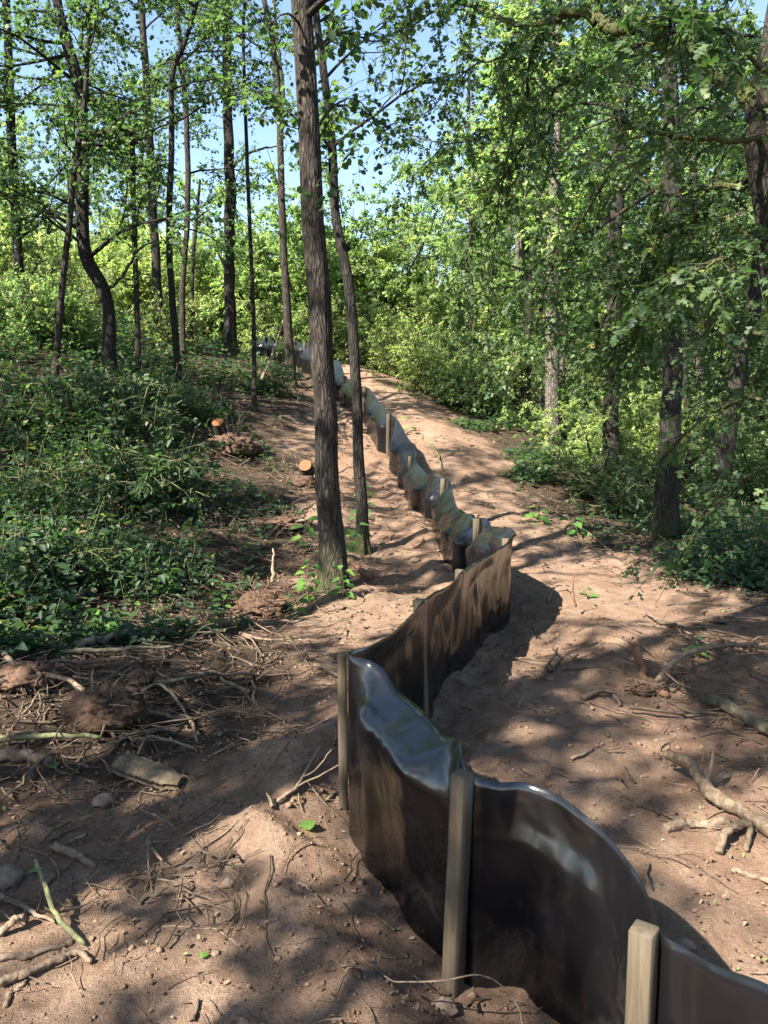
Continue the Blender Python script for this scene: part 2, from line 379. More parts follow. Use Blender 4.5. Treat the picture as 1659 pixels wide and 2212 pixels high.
# ------------------------------------------------------------------ plastic fence on stakes
# along the run from near right to far left: (pixel x, pixel y of the top edge, distance, stake?)
FEN = [(1850,2225,.98,0),(1740,2180,1.04,0),(1640,2128,1.13,0),(1540,2085,1.22,0),(1470,2042,1.31,0),
 (1425,2012,1.36,1),(1402,1950,1.50,0),(1365,1880,1.63,0),(1300,1798,1.78,0),(1215,1730,1.90,0),(1140,1695,1.97,0),(1065,1690,1.97,0),
 (1012,1668,1.97,1),(975,1590,2.14,0),(935,1530,2.30,0),(880,1478,2.48,0),(815,1440,2.62,0),(752,1412,2.76,1),
 (800,1392,2.98,0),(860,1352,3.30,0),(920,1292,3.75,1),(960,1268,4.2,0),(1005,1228,4.62,1),(1060,1196,5.2,0),(1105,1160,5.85,1),
 (1106,1140,6.2,0),(1085,1130,6.5,0),(1036,1118,7.1,1),(1000,1104,7.6,0),(978,1080,8.4,0),(962,1032,9.4,1),(925,1022,10.1,0),(890,984,11.3,1),
 (893,968,11.8,0),(868,925,12.4,0),(843,893,13.0,1),(815,862,14.2,0),(790,836,15.3,1),(765,826,16.2,0),(743,810,17.2,1),(728,775,18.2,0),(690,770,19.0,0),
 (660,738,20.1,1),(638,735,21.0,1),(612,736,21.9,0),(595,733,22.6,1),(575,727,23.2,1),(553,727,23.9,1)]
def make_fence():
    root = empty('silt_fence', (0.2, 1.97, height(.2, 1.97)), 'black plastic silt fence on wooden stakes zigzagging up the cleared strip', 'fence')
    C = np.array([at_y(a, b, Y) for a, b, Y, _ in FEN])
    stk = [i for i, f in enumerate(FEN) if f[3]]
    gz = height(C[:, 0], C[:, 1]); C[:, 2] = np.clip(C[:, 2], gz+.50, gz+.80)
    # columns along the run
    seg = np.linalg.norm(np.diff(C, axis=0), axis=1); nn = np.maximum((seg/np.clip(.006*C[:-1, 1]+.008, .016, .07)).astype(int), 3)
    pts = []; tpar = []
    full = catmull(C, 200*(len(C)-1)+1)
    for i in range(len(C)-1):
        ii = np.linspace(i*200, (i+1)*200, nn[i], endpoint=False).astype(int)
        pts.append(full[ii]); tpar.append(ii/200.0)
    pts = np.concatenate(pts+[full[-1:]]); tpar = np.concatenate(tpar+[[len(C)-1.0]])
    n = len(pts); xy = pts[:, :2]
    s = np.concatenate([[0], np.cumsum(np.linalg.norm(np.diff(pts, axis=0), axis=1))])
    tan = np.gradient(xy, axis=0); tan = unit(tan)
    kk = np.ones(7)/7; tan = unit(np.stack([np.convolve(np.pad(tan[:, i], 3, mode='edge'), kk, 'valid') for i in (0, 1)], -1))
    nr = np.stack([tan[:, 1], -tan[:, 0]], -1)      # right-hand side of the run going away
    dst = np.min(np.abs(tpar[:, None]-np.array(stk)[None]), axis=1)
    dm = np.min(np.abs(s[:, None]-s[np.searchsorted(tpar, np.array(stk))][None]), axis=1)   # metres to nearest stake
    free = smooth(.02, .3, dm); pull = np.exp(-dm/.16)
    fold = np.clip(.55+.75*noise3(s*1.3, 0, 4.2), 0, 1.0)*free
    fold = np.where((tpar > 12.2) & (tpar < 16.9), free*1.0, fold)
    fold = np.where(tpar < 12, free*.10, fold); fold = np.where((tpar > 17) & (tpar < 24), .5*fold, fold)
    fold = np.where(tpar > 24, np.clip(fold*1.1+.25*free, 0, .8), fold); flap0 = np.where(tpar > 26, 1.9, 1.0)
    rows = 30; v = np.linspace(0, 1, rows)
    zb = height(xy[:, 0], xy[:, 1]) - .14
    H = pts[:, 2]-zb
    flap = .16+.05*noise3(s*2.0, 3.0, 1.0)
    flap = flap*flap0
    flap = np.where((tpar > 12) & (tpar < 17), .17, flap)
    V = np.zeros((n, rows, 3)); nearf = np.interp(pts[:, 1], [3, 6, 9], [1.25, 1.0, .3])
    xy = xy - nr*(fold*flap*np.sin(R(66))*.9 - fold*.045)[:, None]
    for j, t in enumerate(v):
        hz = H*t; over = np.maximum(hz-(H-flap), 0)                # length within the flap
        ang = fold*R(66)*smooth(0, .05, over)
        off = over*np.sin(ang)
        z = zb + hz - over*(1-np.cos(ang)) + fold*flap*.25*(t > 0)*smooth(.3, .9, t)
        wr = nearf*(.014*noise3(s*7, t*1.2, 2.0) + .007*noise3(s*19, t*2.2, 5.0))+.02*noise3(s*2.5, t*1.5, 9.0)-nearf*.022*np.abs(noise3(s*4.5+t*2.2, t*1.6, 21.0))-nearf*.012*np.abs(noise3(s*8-t*3.0, t*2.6, 33.0))
        wr = wr + .010*pull*np.sin(dm*95-t*7)*smooth(.15, .6, t)
        wr = wr*np.where((tpar > 12) & (tpar < 17), .55, 1.0)*(1-.6*smooth(0, .05, over))
        belly = .05*np.sin(math.pi*min(t*1.15, 1))*noise3(s*1.5, .4, 7.7)
        o = (wr*free*np.sin(math.pi*min(1, t*.9+.1)) + belly*free) - fold*.045*smooth(.35, .8, t) + off
        # sheet top drawn straight down: lower part leans as at the top point
        V[:, j, :2] = xy + nr*o[:, None]; V[:, j, 2] = z + nearf*.006*noise3(s*6, 1.5, 3.3)*free*smooth(.7, .95, t)
    mb = MB()
    i, j = np.meshgrid(np.arange(n-1), np.arange(rows-1), indexing='ij')
    F = np.stack([i*rows+j, (i+1)*rows+j, (i+1)*rows+j+1, i*rows+j+1], -1).reshape(-1, 4)
    dirt = np.clip(1.15-1.1*smooth(.6, .8, v), 0, 1)[None].repeat(n, 0)
    dirt = dirt*np.where(tpar > 17, .12, .62)[:, None]
    mb.add(V.reshape(-1, 3), F, dirt.ravel())
    sh = mb.build('plastic_sheet', M['film'], root, True)
    sd = sh.modifiers.new('thickness', 'SOLIDIFY'); sd.thickness = .0015; sd.offset = 0
    # stakes on the left-hand side of the sheet
    bm_cache = {}
    for k, ci in enumerate(stk):
        ix = int(np.searchsorted(tpar, ci)); p = pts[ix]; w = .046 if ci < 18 else .05
        if ci >= 40: w = .045
        if ci == 17: w = .032
        left = -nr[ix]
        bx = xy[ix] + left*(w*.5+.008)
        if ci in (17,): bx = xy[ix] + np.array([-.035, .20])
        if ci == 24: bx = xy[ix]+np.array([-.05, -.02])
        g = float(height(bx[0], bx[1])); L = p[2]-g+.35+(.035 if ci > 17 else .012)
        mbx = MB(); rr = 9
        zz = np.linspace(0, L, rr); hw = w/2; c = .0025
        ring = np.array([[-hw+c,-hw],[hw-c,-hw],[hw,-hw+c],[hw,hw-c],[hw-c,hw],[-hw+c,hw],[-hw,hw-c],[-hw,-hw+c]])
        Vs = []
        for q, z in enumerate(zz):
            sc = 1.0 if z > .25 else .35+.65*z/.25
            wob = np.array([noise3(k*3.3, z*3, 0.), noise3(k*5.1, z*3, 4.)])*.0025
            Vs.append(np.column_stack([ring*sc+wob, np.full(8, z)]))
        Vs = np.array(Vs); top = Vs[-1].copy(); top[:, :2] *= .93; top[:, 2] += .0025+noise3(k*2.2, top[:, 0]*8, top[:, 1]*8)*.006
        Vs = np.concatenate([Vs, top[None]]); m_ = len(Vs)
        a, b_ = np.meshgrid(np.arange(m_-1), np.arange(8), indexing='ij'); b2 = (b_+1) % 8
        mbx.add(Vs.reshape(-1, 3), np.stack([a*8+b_, a*8+b2, (a+1)*8+b2, (a+1)*8+b_], -1).reshape(-1, 4))
        mbx.f.append(((m_-1)*8+np.arange(8))[None])
        o = bpy.data.objects.new('stake', mbx.mesh('stake', M['stake'])); COL.objects.link(o)
        yaw = math.atan2(left[1], left[0]) + R(random.Random(k).uniform(-8, 8))
        lean = (R(random.Random(k+50).uniform(-2.5, 2.5)), R(random.Random(k+90).uniform(-2.5, 2.5)))
        if ci == 12: yaw = R(46); lean = (R(1), R(1.5))
        if ci == 5: yaw = R(52); lean = (0, R(0))
        from mathutils import Matrix, Vector, Euler
        mat = Matrix.Translation((bx[0], bx[1], p[2]+(-.012 if ci > 17 else (-.07 if ci == 17 else .006)))) @ Euler((lean[0], lean[1], yaw), 'XYZ').to_matrix().to_4x4() @ Matrix.Translation((0, 0, -L))
        o.parent = root; o.matrix_parent_inverse = root.matrix_basis.inverted(); o.matrix_basis = mat
    return root
make_fence()

# ------------------------------------------------------------------ trees
LAST = {}
def crown_from_limbs(wood, leafmb, limbs, twigs_per_m=7, twig_len=.55, lpt=9, lsize=.075, kind='round', droop=.25, rad=.004, bright=0.0, tip0=.15):
    """limbs: list of (K,3) polylines with end radii. adds twigs to `wood` and leaves to `leafmb`"""
    TP = []; TD = []
    for P in limbs:
        L = np.sum(np.linalg.norm(np.diff(P, axis=0), axis=1)); n = max(int(L*twigs_per_m), 3)
        t = RNG.uniform(tip0, 1, n); q = t*(len(P)-1); i = np.minimum(q.astype(int), len(P)-2); u = (q-i)[:, None]
        TP.append(P[i]*(1-u)+P[i+1]*u); d = unit(P[i+1]-P[i])
        TD.append(unit(d*.6 + rdir(n, .7)*1.0 + np.array([0, 0, .12])))
    TP = np.concatenate(TP); TD = np.concatenate(TD); m = len(TP)
    L = RNG.uniform(.45, 1.2, m)*twig_len
    ss = np.array([0, .3, .65, 1.0])
    W = TP[:, None] + TD[:, None]*L[:, None, None]*ss[None, :, None]
    W[:, :, 2] -= droop*L[:, None]*ss[None]**2
    W[:, 1:] += RNG.normal(size=(m, 3, 3))*.05*L[:, None, None]
    tubes(wood, W, np.array([1, .8, .6, .3])[None]*np.full((m, 1), rad), 3, None, False)
    # leaves in pairs and sprays along each twig
    k = np.maximum(RNG.poisson(lpt, m), 1); idx = np.repeat(np.arange(m), k); n = len(idx)
    q = RNG.uniform(.18, 1.0, n)*3; i = np.minimum(q.astype(int), 2); u = (q-i)[:, None]
    p = W[idx, i]*(1-u)+W[idx, i+1]*u; d = unit(W[idx, i+1]-W[idx, i])
    D = unit(d*.5 + rdir(n, .6) + np.array([0, 0, -.35]))
    NN = unit(np.array([-.28, -.14, 1.0]) + rdir(n)*.7)
    p = p + D*lsize*.25
    tone = np.clip(.45+bright+RNG.normal(size=n)*.2+RNG.normal(size=m)[idx]*.08, 0, 1)
    leaves(leafmb, p, D, NN, RNG.uniform(.6, 1.15, n)*lsize, kind, tone)
    LAST['p'] = p; LAST['D'] = D; LAST['N'] = NN

def limb(start, dirv, L, k=7, up=.25, wander=.10, bend=0.0):
    P = [np.array(start, float)]; d = unit(np.array(dirv, float))
    for i in range(k-1):
        d = unit(d + RNG.normal(size=3)*wander + np.array([0, 0, up*.25 - bend*(i/k)]))
        P.append(P[-1] + d*L/(k-1))
    return np.array(P)

def make_tree(name, label, path, radii, crown=None, bark='bark', leaf='alder_leaf', group=None, sides=12, cat='tree', moss_h=.5, relief=.06, limbs_extra=(), leafkind='round', rings=None):
    """path: trunk polyline (world), radii at its points. crown: dict(f0, n, L, up, sub, ...)"""
    path = np.asarray(path, float); K = rings or max(int(np.sum(np.linalg.norm(np.diff(path, axis=0), axis=1))*9), 16)
    P = catmull(path, K); rr = np.interp(np.linspace(0, 1, K), np.linspace(0, 1, len(radii)), radii)
    root = empty(name, path[0], label, cat, group)
    hgt = P[:, 2]-P[0, 2]
    rr = rr*(1+.55*np.exp(-np.maximum(hgt, 0)/(.10+rr[0]*.9)))    # flare at the foot
    P = np.vstack([P[0]-np.array([0, 0, .25]), P]); rr = np.concatenate([[rr[0]*1.05], rr]); hgt = np.concatenate([[0], hgt])
    P[1:, :2] += np.stack([noise3(hgt[1:]*1.1, path[0, 0], 1), noise3(hgt[1:]*1.1, path[0, 1], 5)], -1)*rr[1:, None]*.35
    wood = MB()
    T = unit(np.gradient(P, axis=0)); A = unit(np.cross(T, np.array([0, 1., 0]))); B = np.cross(T, A)
    th = np.arange(sides)*2*math.pi/sides
    ca, sa = np.cos(th), np.sin(th)
    rad = rr[:, None]*(1 + relief*noise3(ca[None]*2.5*(sides/12)+path[0, 0], sa[None]*2.5*(sides/12), P[:, 2:3]*2.2) + relief*1.2*noise3(ca[None]*1.1, sa[None]*1.1+path[0, 1], P[:, 2:3]*.8)
                     + (.18*np.exp(-np.maximum(hgt, 0)/.22)[:, None]*np.cos(th*5+path[0, 0]*9)[None]))
    if sides >= 24:
        q_ = noise3(ca[None]*7+path[0, 0], sa[None]*7, P[:, 2:3]*2.6+noise3(ca[None]*2, sa[None]*2, P[:, 2:3]*3)*.6)
        rad = rad*(1.03-.11*np.abs(q_)**.7)
    V = P[:, None] + rad[:, :, None]*(A[:, None]*ca[None, :, None] + B[:, None]*sa[None, :, None])
    n = len(P); i, j = np.meshgrid(np.arange(n-1), np.arange(sides), indexing='ij'); j2 = (j+1) % sides
    F = np.stack([i*sides+j, i*sides+j2, (i+1)*sides+j2, (i+1)*sides+j], -1).reshape(-1, 4)
    mossv = np.repeat(np.clip(1.15-hgt/moss_h, .15, 1), sides)
    wood.add(V.reshape(-1, 3), F[:, ::-1], mossv); wood.f.append(((n-1)*sides+np.arange(sides))[None])
    lb = MB(); LL = []
    if crown:
        c = dict(f0=.35, n=14, L=1.8, up=.5, sub=3, tpm=7, tl=.5, lpt=9, ls=.075, droop=.25, bright=0., azc=None)
        c.update(crown)
        for q in range(c['n']):
            f = c['f0'] + (1-c['f0'])*(q+RNG.uniform(0, 1))/c['n']; f = min(f, .995)
            ix = min(int(f*(n-1)), n-2); az = RNG.uniform(0, 2*math.pi) if c['azc'] is None else c['azc']+RNG.normal()*.7
            L = c['L']*RNG.uniform(.6, 1.15)*(1.15-.6*(f-c['f0'])/(1-c['f0']+1e-6))
            d = np.array([math.cos(az), math.sin(az), c['up']+RNG.normal()*.25])
            lp = limb(P[ix], d, L, 7, c['up']*.4, .14, .25); LL.append(lp)
            r0 = min(rr[ix]*.42, .012+L*.010)
            tubes(wood, lp[None], np.linspace(r0, .005, 7)[None], 5, np.array([.2]))
            for s_ in range(c['sub']):
                a = RNG.integers(2, 6); d2 = unit(lp[a]-lp[a-1])+rdir(1)[0]*.8
                sp = limb(lp[a], d2, L*RNG.uniform(.3, .6), 5, .15, .16, .2); LL.append(sp)
                tubes(wood, sp[None], np.linspace(r0*.45, .003, 5)[None], 4, np.array([.2]))
    for (lp, r0, r1, *bare) in limbs_extra:
        lp = np.asarray(lp, float); kk = max(len(lp)*5, 10); q = catmull(lp, kk)
        q[1:-1] += RNG.normal(size=(kk-2, 3))*r0*.25
        tubes(wood, q[None], np.linspace(r0, r1, kk)[None], 9, np.array([.9]))
        LL.append(q[int(len(q)*.75):] if bare else q)
    if LL:
        crown_from_limbs(wood, lb, LL, c['tpm'] if crown else 7, c['tl'] if crown else .5, c['lpt'] if crown else 8, c['ls'] if crown else .07, leafkind, c['droop'] if crown else .3, bright=c['bright'] if crown else 0)
    wood.build('trunk', M[bark], root, True)
    if LL: lb.build('crown', M[leaf], root, False, 'stuff')
    return root

def pixtree(pts, Y, widths, dY=0.0):
    """trunk outline read from the photograph: base on the ground at distance Y"""
    P = [];
    for i, (a, b) in enumerate(pts):
        P.append(at_y(a, b, Y + dY*i/(len(pts)-1)))
    P = np.array(P); g = height(P[0, 0], P[0, 1])
    if P[0, 2] > g: P = np.vstack([[P[0, 0], P[0, 1], g-.02], P]); widths = [widths[0]]+list(widths)
    rad = [w/FPX*Y*1.0/2 for w in widths]
    return P, rad

G_L = 'slender trunks on the left bank'
ALD = dict(f0=.30, n=18, L=1.8, up=.4, sub=4, tpm=9, tl=.5, lpt=10, ls=.068)
def T(name, label, pts, Y, widths, crown=ALD, **kw):
    P, rad = pixtree(pts, Y, widths)
    # go on above the picture
    if kw.pop('extend', True) and pts[-1][1] < 120:
        d = unit(P[-1]-P[-2]); e = kw.pop('ext', 3.5)
        P = np.vstack([P, P[-1]+d*e*.5+np.array([0, 0, .1]), P[-1]+d*e]); rad = rad + [rad[-1]*.75, rad[-1]*.3]
    kw.pop('ext', None)
    return make_tree(name, label, P, rad, crown, **kw)

T('alder_tree', 'thickest straight dark trunk, standing left of the fence in mid picture', [(715,1290),(706,1000),(692,700),(673,400),(655,100),(646,-60)], 6.7, [58,50,48,46,42,40],
  dict(ALD, f0=.62, n=9, L=1.8, ls=.07), sides=72, rings=320, relief=.05, moss_h=.9, ext=4.5,
  limbs_extra=[([at_y(668,300,6.7), at_y(720,230,6.9), at_y(770,215,7.1), at_y(820,270,7.3)], .012, .004), ([at_y(660,120,6.7), at_y(740,70,7.0), at_y(810,90,7.3), at_y(870,60,7.6)], .014, .004), ([at_y(672,420,6.7), at_y(700,380,6.5), at_y(725,400,6.4)], .008, .003), ([at_y(655,60,6.7), at_y(620,30,6.5), at_y(570,60,6.4)], .012, .004)])
T('alder_tree', 'thin wavy trunk just right of the thickest trunk', [(782,1190),(773,950),(765,760),(750,590),(724,460),(716,300),(697,150),(682,20),(676,-60)], 8.2, [26,23,22,21,19,18,16,14,14],
  dict(ALD, f0=.45, n=13, L=1.4), sides=30, rings=160, bark='bark_dark')
T('alder_tree', 'crooked dark trunk bowed like an S on the left bank', [(240,835),(234,700),(224,625),(192,560),(179,470),(179,300),(166,180),(141,80),(120,-30)], 13, [31,27,27,28,26,25,24,22,18],
  dict(ALD, f0=.36, n=20, L=2.1), sides=16, bark='bark_dark',
  limbs_extra=[([at_y(190,292,13), at_y(230,285,12.7), at_y(268,278,12.5), at_y(300,290,12.3)], .05, .015), ([at_y(232,625,13), at_y(262,600,12.8), at_y(300,540,12.6), at_y(340,520,12.6)], .03, .01)])
T('alder_tree', 'thin trunk leaning right, just left of the S shaped trunk', [(118,870),(126,700),(141,560),(160,380),(180,240),(193,60)], 12.5, [15,14,13,12,10,8], dict(ALD, f0=.32, n=17, L=1.7), group=None)
T('alder_tree', 'straight trunk at the far left edge of the picture', [(46,745),(42,600),(31,400),(21,200),(14,0)], 18, [21,20,19,17,15], dict(ALD, f0=.25, n=26, L=2.3), bark='bark_dark')
T('alder_tree', 'broken-topped thin trunk between the S shaped trunk and the next', [(299,880),(297,700),(289,450),(283,268)], 13, [13,12,11,10], dict(ALD, f0=.5, n=5, L=1.0), extend=False, bark='bark_dark',
  limbs_extra=[([at_y(289,310,13), at_y(320,290,13), at_y(350,272,13.1), at_y(385,262,13.2)], .022, .008)])
T('alder_tree', 'grey trunk half hidden behind the broken-topped thin trunk', [(346,755),(339,620),(331,450),(319,250),(311,90)], 20, [22,20,18,16,14], dict(ALD, f0=.3, n=22, L=2.3))
T('alder_tree', 'thin trunk with a sharp kink near its top on the left bank', [(392,870),(376,700),(366,500),(371,300),(373,160),(398,95),(432,-20)], 14, [16,15,13,12,11,9,8], dict(ALD, f0=.4, n=13, L=1.7), bark='bark_dark')
T('alder_tree', 'thin grey trunk beside the kinked one on the left bank', [(397,800),(394,650),(405,450),(401,230),(389,90)], 17, [13,12,12,11,9], dict(ALD, f0=.4, n=12, L=1.7, lpt=8, tpm=8))
T('alder_tree', 'short bare dead stem behind the kinked trunk', [(413,705),(418,560),(425,470),(432,388)], 19, [9,8,7,5], None, extend=False, bark='bark')
T('alder_tree', 'straight thick trunk on the crest, left of the fence end', [(501,768),(495,600),(496,400),(491,150),(488,-30)], 20.5, [26,23,22,19,16], dict(ALD, f0=.45, n=14, L=2.0, lpt=6, tpm=7), sides=14, bark='bark_dark',
  limbs_extra=[([at_y(500,362,20.5), at_y(530,335,20.2), at_y(570,320,20), at_y(612,316,20)], .045, .015)])
T('alder_tree', 'very thin dark pole-like trunk in front of the fence end', [(551,880),(546,650),(536,400),(528,200),(526,60),(532,-20)], 14.2, [11,9,8,7,7,6], dict(ALD, f0=.5, n=9, L=1.2, lpt=7, tpm=8), bark='bark_dark', moss_h=1.0)
T('alder_tree', 'lichen-grey trunk rising beside the far stretch of fence', [(629,800),(616,600),(606,350),(601,210),(588,80),(566,-20)], 18, [20,16,14,13,11,10], dict(ALD, f0=.5, n=11, L=1.6, lpt=6, tpm=7),
  limbs_extra=[([at_y(604,270,18), at_y(612,200,18), at_y(600,100,18), at_y(590,-10,18)], .05, .03)])
# right-hand side
THR = dict(f0=.25, n=24, L=2.0, up=.15, sub=4, tpm=9, tl=.5, lpt=12, ls=.066, droop=.4)
T('alder_tree', 'thick mossy-footed trunk standing right of the cleared strip', [(1440,1195),(1449,900),(1455,600),(1450,300),(1438,0)], 8.8, [56,42,38,34,28], dict(THR, f0=.42, n=14), sides=48, rings=160, bark='bark_dark', leaf='thorn_leaf', leafkind='ovate', moss_h=.8)
T('alder_tree', 'straight trunk deep in the leaves, left of the mossy-footed trunk', [(1320,1050),(1322,800),(1331,500),(1346,200),(1350,40)], 13, [36,32,28,22,18], dict(THR, f0=.35, n=16, L=2.1), sides=16, bark='bark_dark', leaf='thorn_leaf', leafkind='round')
T('alder_tree', 'dark trunk leaning right, right of the mossy-footed trunk', [(1548,1085),(1580,900),(1612,740),(1642,560),(1680,330),(1710,80)], 10.5, [40,35,32,30,26,22], dict(THR, f0=.5, n=10), sides=16, bark='bark_dark', leaf='thorn_leaf', leafkind='ovate')
T('birch_tree', 'pale sunlit trunk between the mossy-footed and the leaning trunk', [(1512,1010),(1513,850),(1503,660),(1498,400),(1490,100)], 15.5, [20,18,16,14,12], dict(THR, f0=.45, n=14), bark='bark_pale', leaf='far_leaf')
T('alder_tree', 'thin dark stem directly right of the mossy-footed trunk', [(1486,1060),(1482,800),(1470,500),(1478,200)], 13.2, [13,12,11,9], dict(THR, f0=.5, n=10), bark='bark_dark', leaf='thorn_leaf')
T('birch_tree', 'palest sunlit trunk, centre right beyond the hanging leaves', [(1166,835),(1169,600),(1164,350),(1155,90)], 20, [11,10,9,8], dict(THR, f0=.4, n=14, ls=.07), bark='bark_pale', leaf='far_leaf')
T('birch_tree', 'slim pale trunk left of the palest sunlit trunk', [(1113,800),(1118,560),(1113,350),(1106,60)], 23, [11,10,9,8], dict(THR, f0=.4, n=14, ls=.07), bark='bark_pale', leaf='far_leaf')
T('birch_tree', 'slim pale trunk seen high between the leaves, right of the palest', [(1215,830),(1212,560),(1205,330),(1196,60)], 22, [12,11,9,8], dict(THR, f0=.4, n=14, ls=.07), bark='bark_pale', leaf='far_leaf')
T('birch_tree', 'slim grey stem rising against the sky left of the palest trunk', [(1015,790),(1018,540),(1012,300),(1016,20)], 24, [9,8,7,6], dict(ALD, f0=.35, n=16, L=1.5), bark='bark', leaf='far_leaf')
# near tree at the right edge, its arching limb and hanging branches
def near_thorn():
    P = [at_y(1790,1500,4.2), at_y(1745,1100,4.25), at_y(1712,700,4.3), at_y(1668,420,4.35), at_y(1652,230,4.4), at_y(1690,40,4.5), at_y(1720,-250,4.6)]
    P = np.array(P); P[0, 2] = height(P[0, 0], P[0, 1])
    ex = []
    def E(pts, r0, r1, *bare): ex.append(([at_y(a, b, y) for a, b, y in pts], r0, r1, *bare))
    E([(1655,330,4.4),(1640,240,4.4),(1570,175,4.5),(1490,110,4.6),(1440,98,4.6),(1385,60,4.7),(1330,62,4.8),(1290,45,4.9),(1240,28,5.0),(1180,45,5.2),(1085,42,5.5)], .055, .018, True)
    E([(1300,50,4.9),(1290,0,4.9),(1270,-80,4.9)], .022, .01)
    E([(1240,30,5.0),(1180,52,5.2),(1150,110,5.4),(1140,200,5.6),(1170,320,5.8),(1195,370,6.0)], .015, .005)
    E([(1450,105,4.6),(1400,90,4.9),(1300,140,5.3),(1200,190,5.8),(1120,230,6.2),(1050,290,6.6),(960,310,7.0),(850,280,7.4)], .014, .004)
    E([(1660,430,4.4),(1560,400,4.6),(1430,420,4.9),(1330,350,5.3),(1200,370,5.9)], .02, .005)
    E([(1690,600,4.3),(1560,470,4.7),(1430,505,5.2),(1330,640,5.7),(1280,760,6.2)], .018, .005)
    E([(1720,730,4.2),(1600,712,4.5),(1500,690,4.8),(1400,690,5.2),(1310,720,5.7)], .022, .006)
    E([(1500,692,4.8),(1460,640,4.9),(1440,540,5.0)], .010, .004)
    E([(1400,690,5.2),(1330,760,5.6),(1250,850,6.0)], .009, .003)
    E([(1660,300,4.4),(1560,300,4.0),(1430,290,4.0),(1320,250,4.2)], .02, .005)
    E([(1720,900,4.1),(1620,860,4.2),(1520,905,4.4),(1430,990,4.7)], .014, .004)
    E([(1200,190,5.8),(1120,330,6.3),(1030,480,6.6),(1000,600,6.8),(985,690,7.0)], .010, .003)
    E([(1120,230,6.2),(1080,420,6.5),(1060,600,6.7),(1050,740,6.8)], .009, .003)
    E([(960,310,7.0),(900,380,7.2),(870,450,7.3)], .007, .003)
    E([(1700,520,4.3),(1640,520,3.7),(1560,560,3.5),(1470,600,3.6)], .014, .004)
    E([(1690,200,4.5),(1620,120,3.8),(1540,60,3.5),(1440,40,3.4)], .014, .004)
    E([(1350,640,5.6),(1280,600,6.0),(1180,625,6.4),(1090,620,6.8)], .010, .003)
    E([(1085,42,5.5),(990,10,5.8),(900,50,6.2),(840,140,6.5)], .012, .004)
    E([(1180,45,5.2),(1090,120,5.6),(1010,150,6.0),(930,240,6.4)], .012, .004)
    E([(1330,350,5.3),(1260,470,5.7),(1200,560,6.0),(1160,700,6.3)], .010, .003)
    E([(1430,420,4.9),(1390,560,5.3),(1380,700,5.6),(1350,850,5.9)], .010, .003)
    E([(1560,470,4.7),(1540,620,4.9),(1560,760,5.1),(1540,880,5.2)], .009, .003)
    E([(1280,760,6.2),(1200,720,6.5),(1120,760,6.8),(1040,830,7.0)], .008, .003)
    E([(1680,1000,4.0),(1600,1040,4.1),(1530,1110,4.2),(1480,1190,4.3)], .010, .003)
    root = make_tree('hawthorn_tree', 'mossy tree at the right edge whose long limb arches over the path', P, [.13,.115,.105,.10,.095,.08,.03],
        dict(f0=.55, n=9, L=1.7, up=.1, sub=3, azc=.7, tpm=24, tl=.38, lpt=13, ls=.052, droop=.7, bright=.02), bark='bark_mossy', leaf='thorn_leaf', sides=20, rings=90, limbs_extra=ex, leafkind='lobed', moss_h=4)
    from mathutils import Matrix
    p, D, NN = LAST['p'], LAST['D'], LAST['N']; px = CX+FPX*p[:, 0]/p[:, 1]
    ok = np.where((p[:, 1] > 2.5) & (px < 1670) & (px > 950))[0]; ok = ok[np.argsort(p[ok, 1])][:150]
    lms = []
    for t in range(4):
        mb = MB(); leaves(mb, np.zeros((1, 3)), np.array([[1., 0, 0]]), np.array([[0, 0, 1.]]), np.array([1.]), 'lobed', np.array([.25+.2*t])); lms.append(mb.mesh('leaf', M['thorn_leaf']))
    for j, i in enumerate(ok):
        d = unit(D[i]+rdir(1)[0]*.5); w = unit(np.cross(NN[i], d)); u = np.cross(d, w); sc = .056*U(.75, 1.2)
        o = bpy.data.objects.new('leaf', lms[j % 4]); COL.objects.link(o); o.parent = root; o.matrix_parent_inverse = root.matrix_basis.inverted()
        q = p[i]+d*.012
        o.matrix_basis = Matrix(((d[0]*sc, w[0]*sc, u[0]*sc, q[0]), (d[1]*sc, w[1]*sc, u[1]*sc, q[1]), (d[2]*sc, w[2]*sc, u[2]*sc, q[2]), (0, 0, 0, 1)))
    return root
near_thorn()

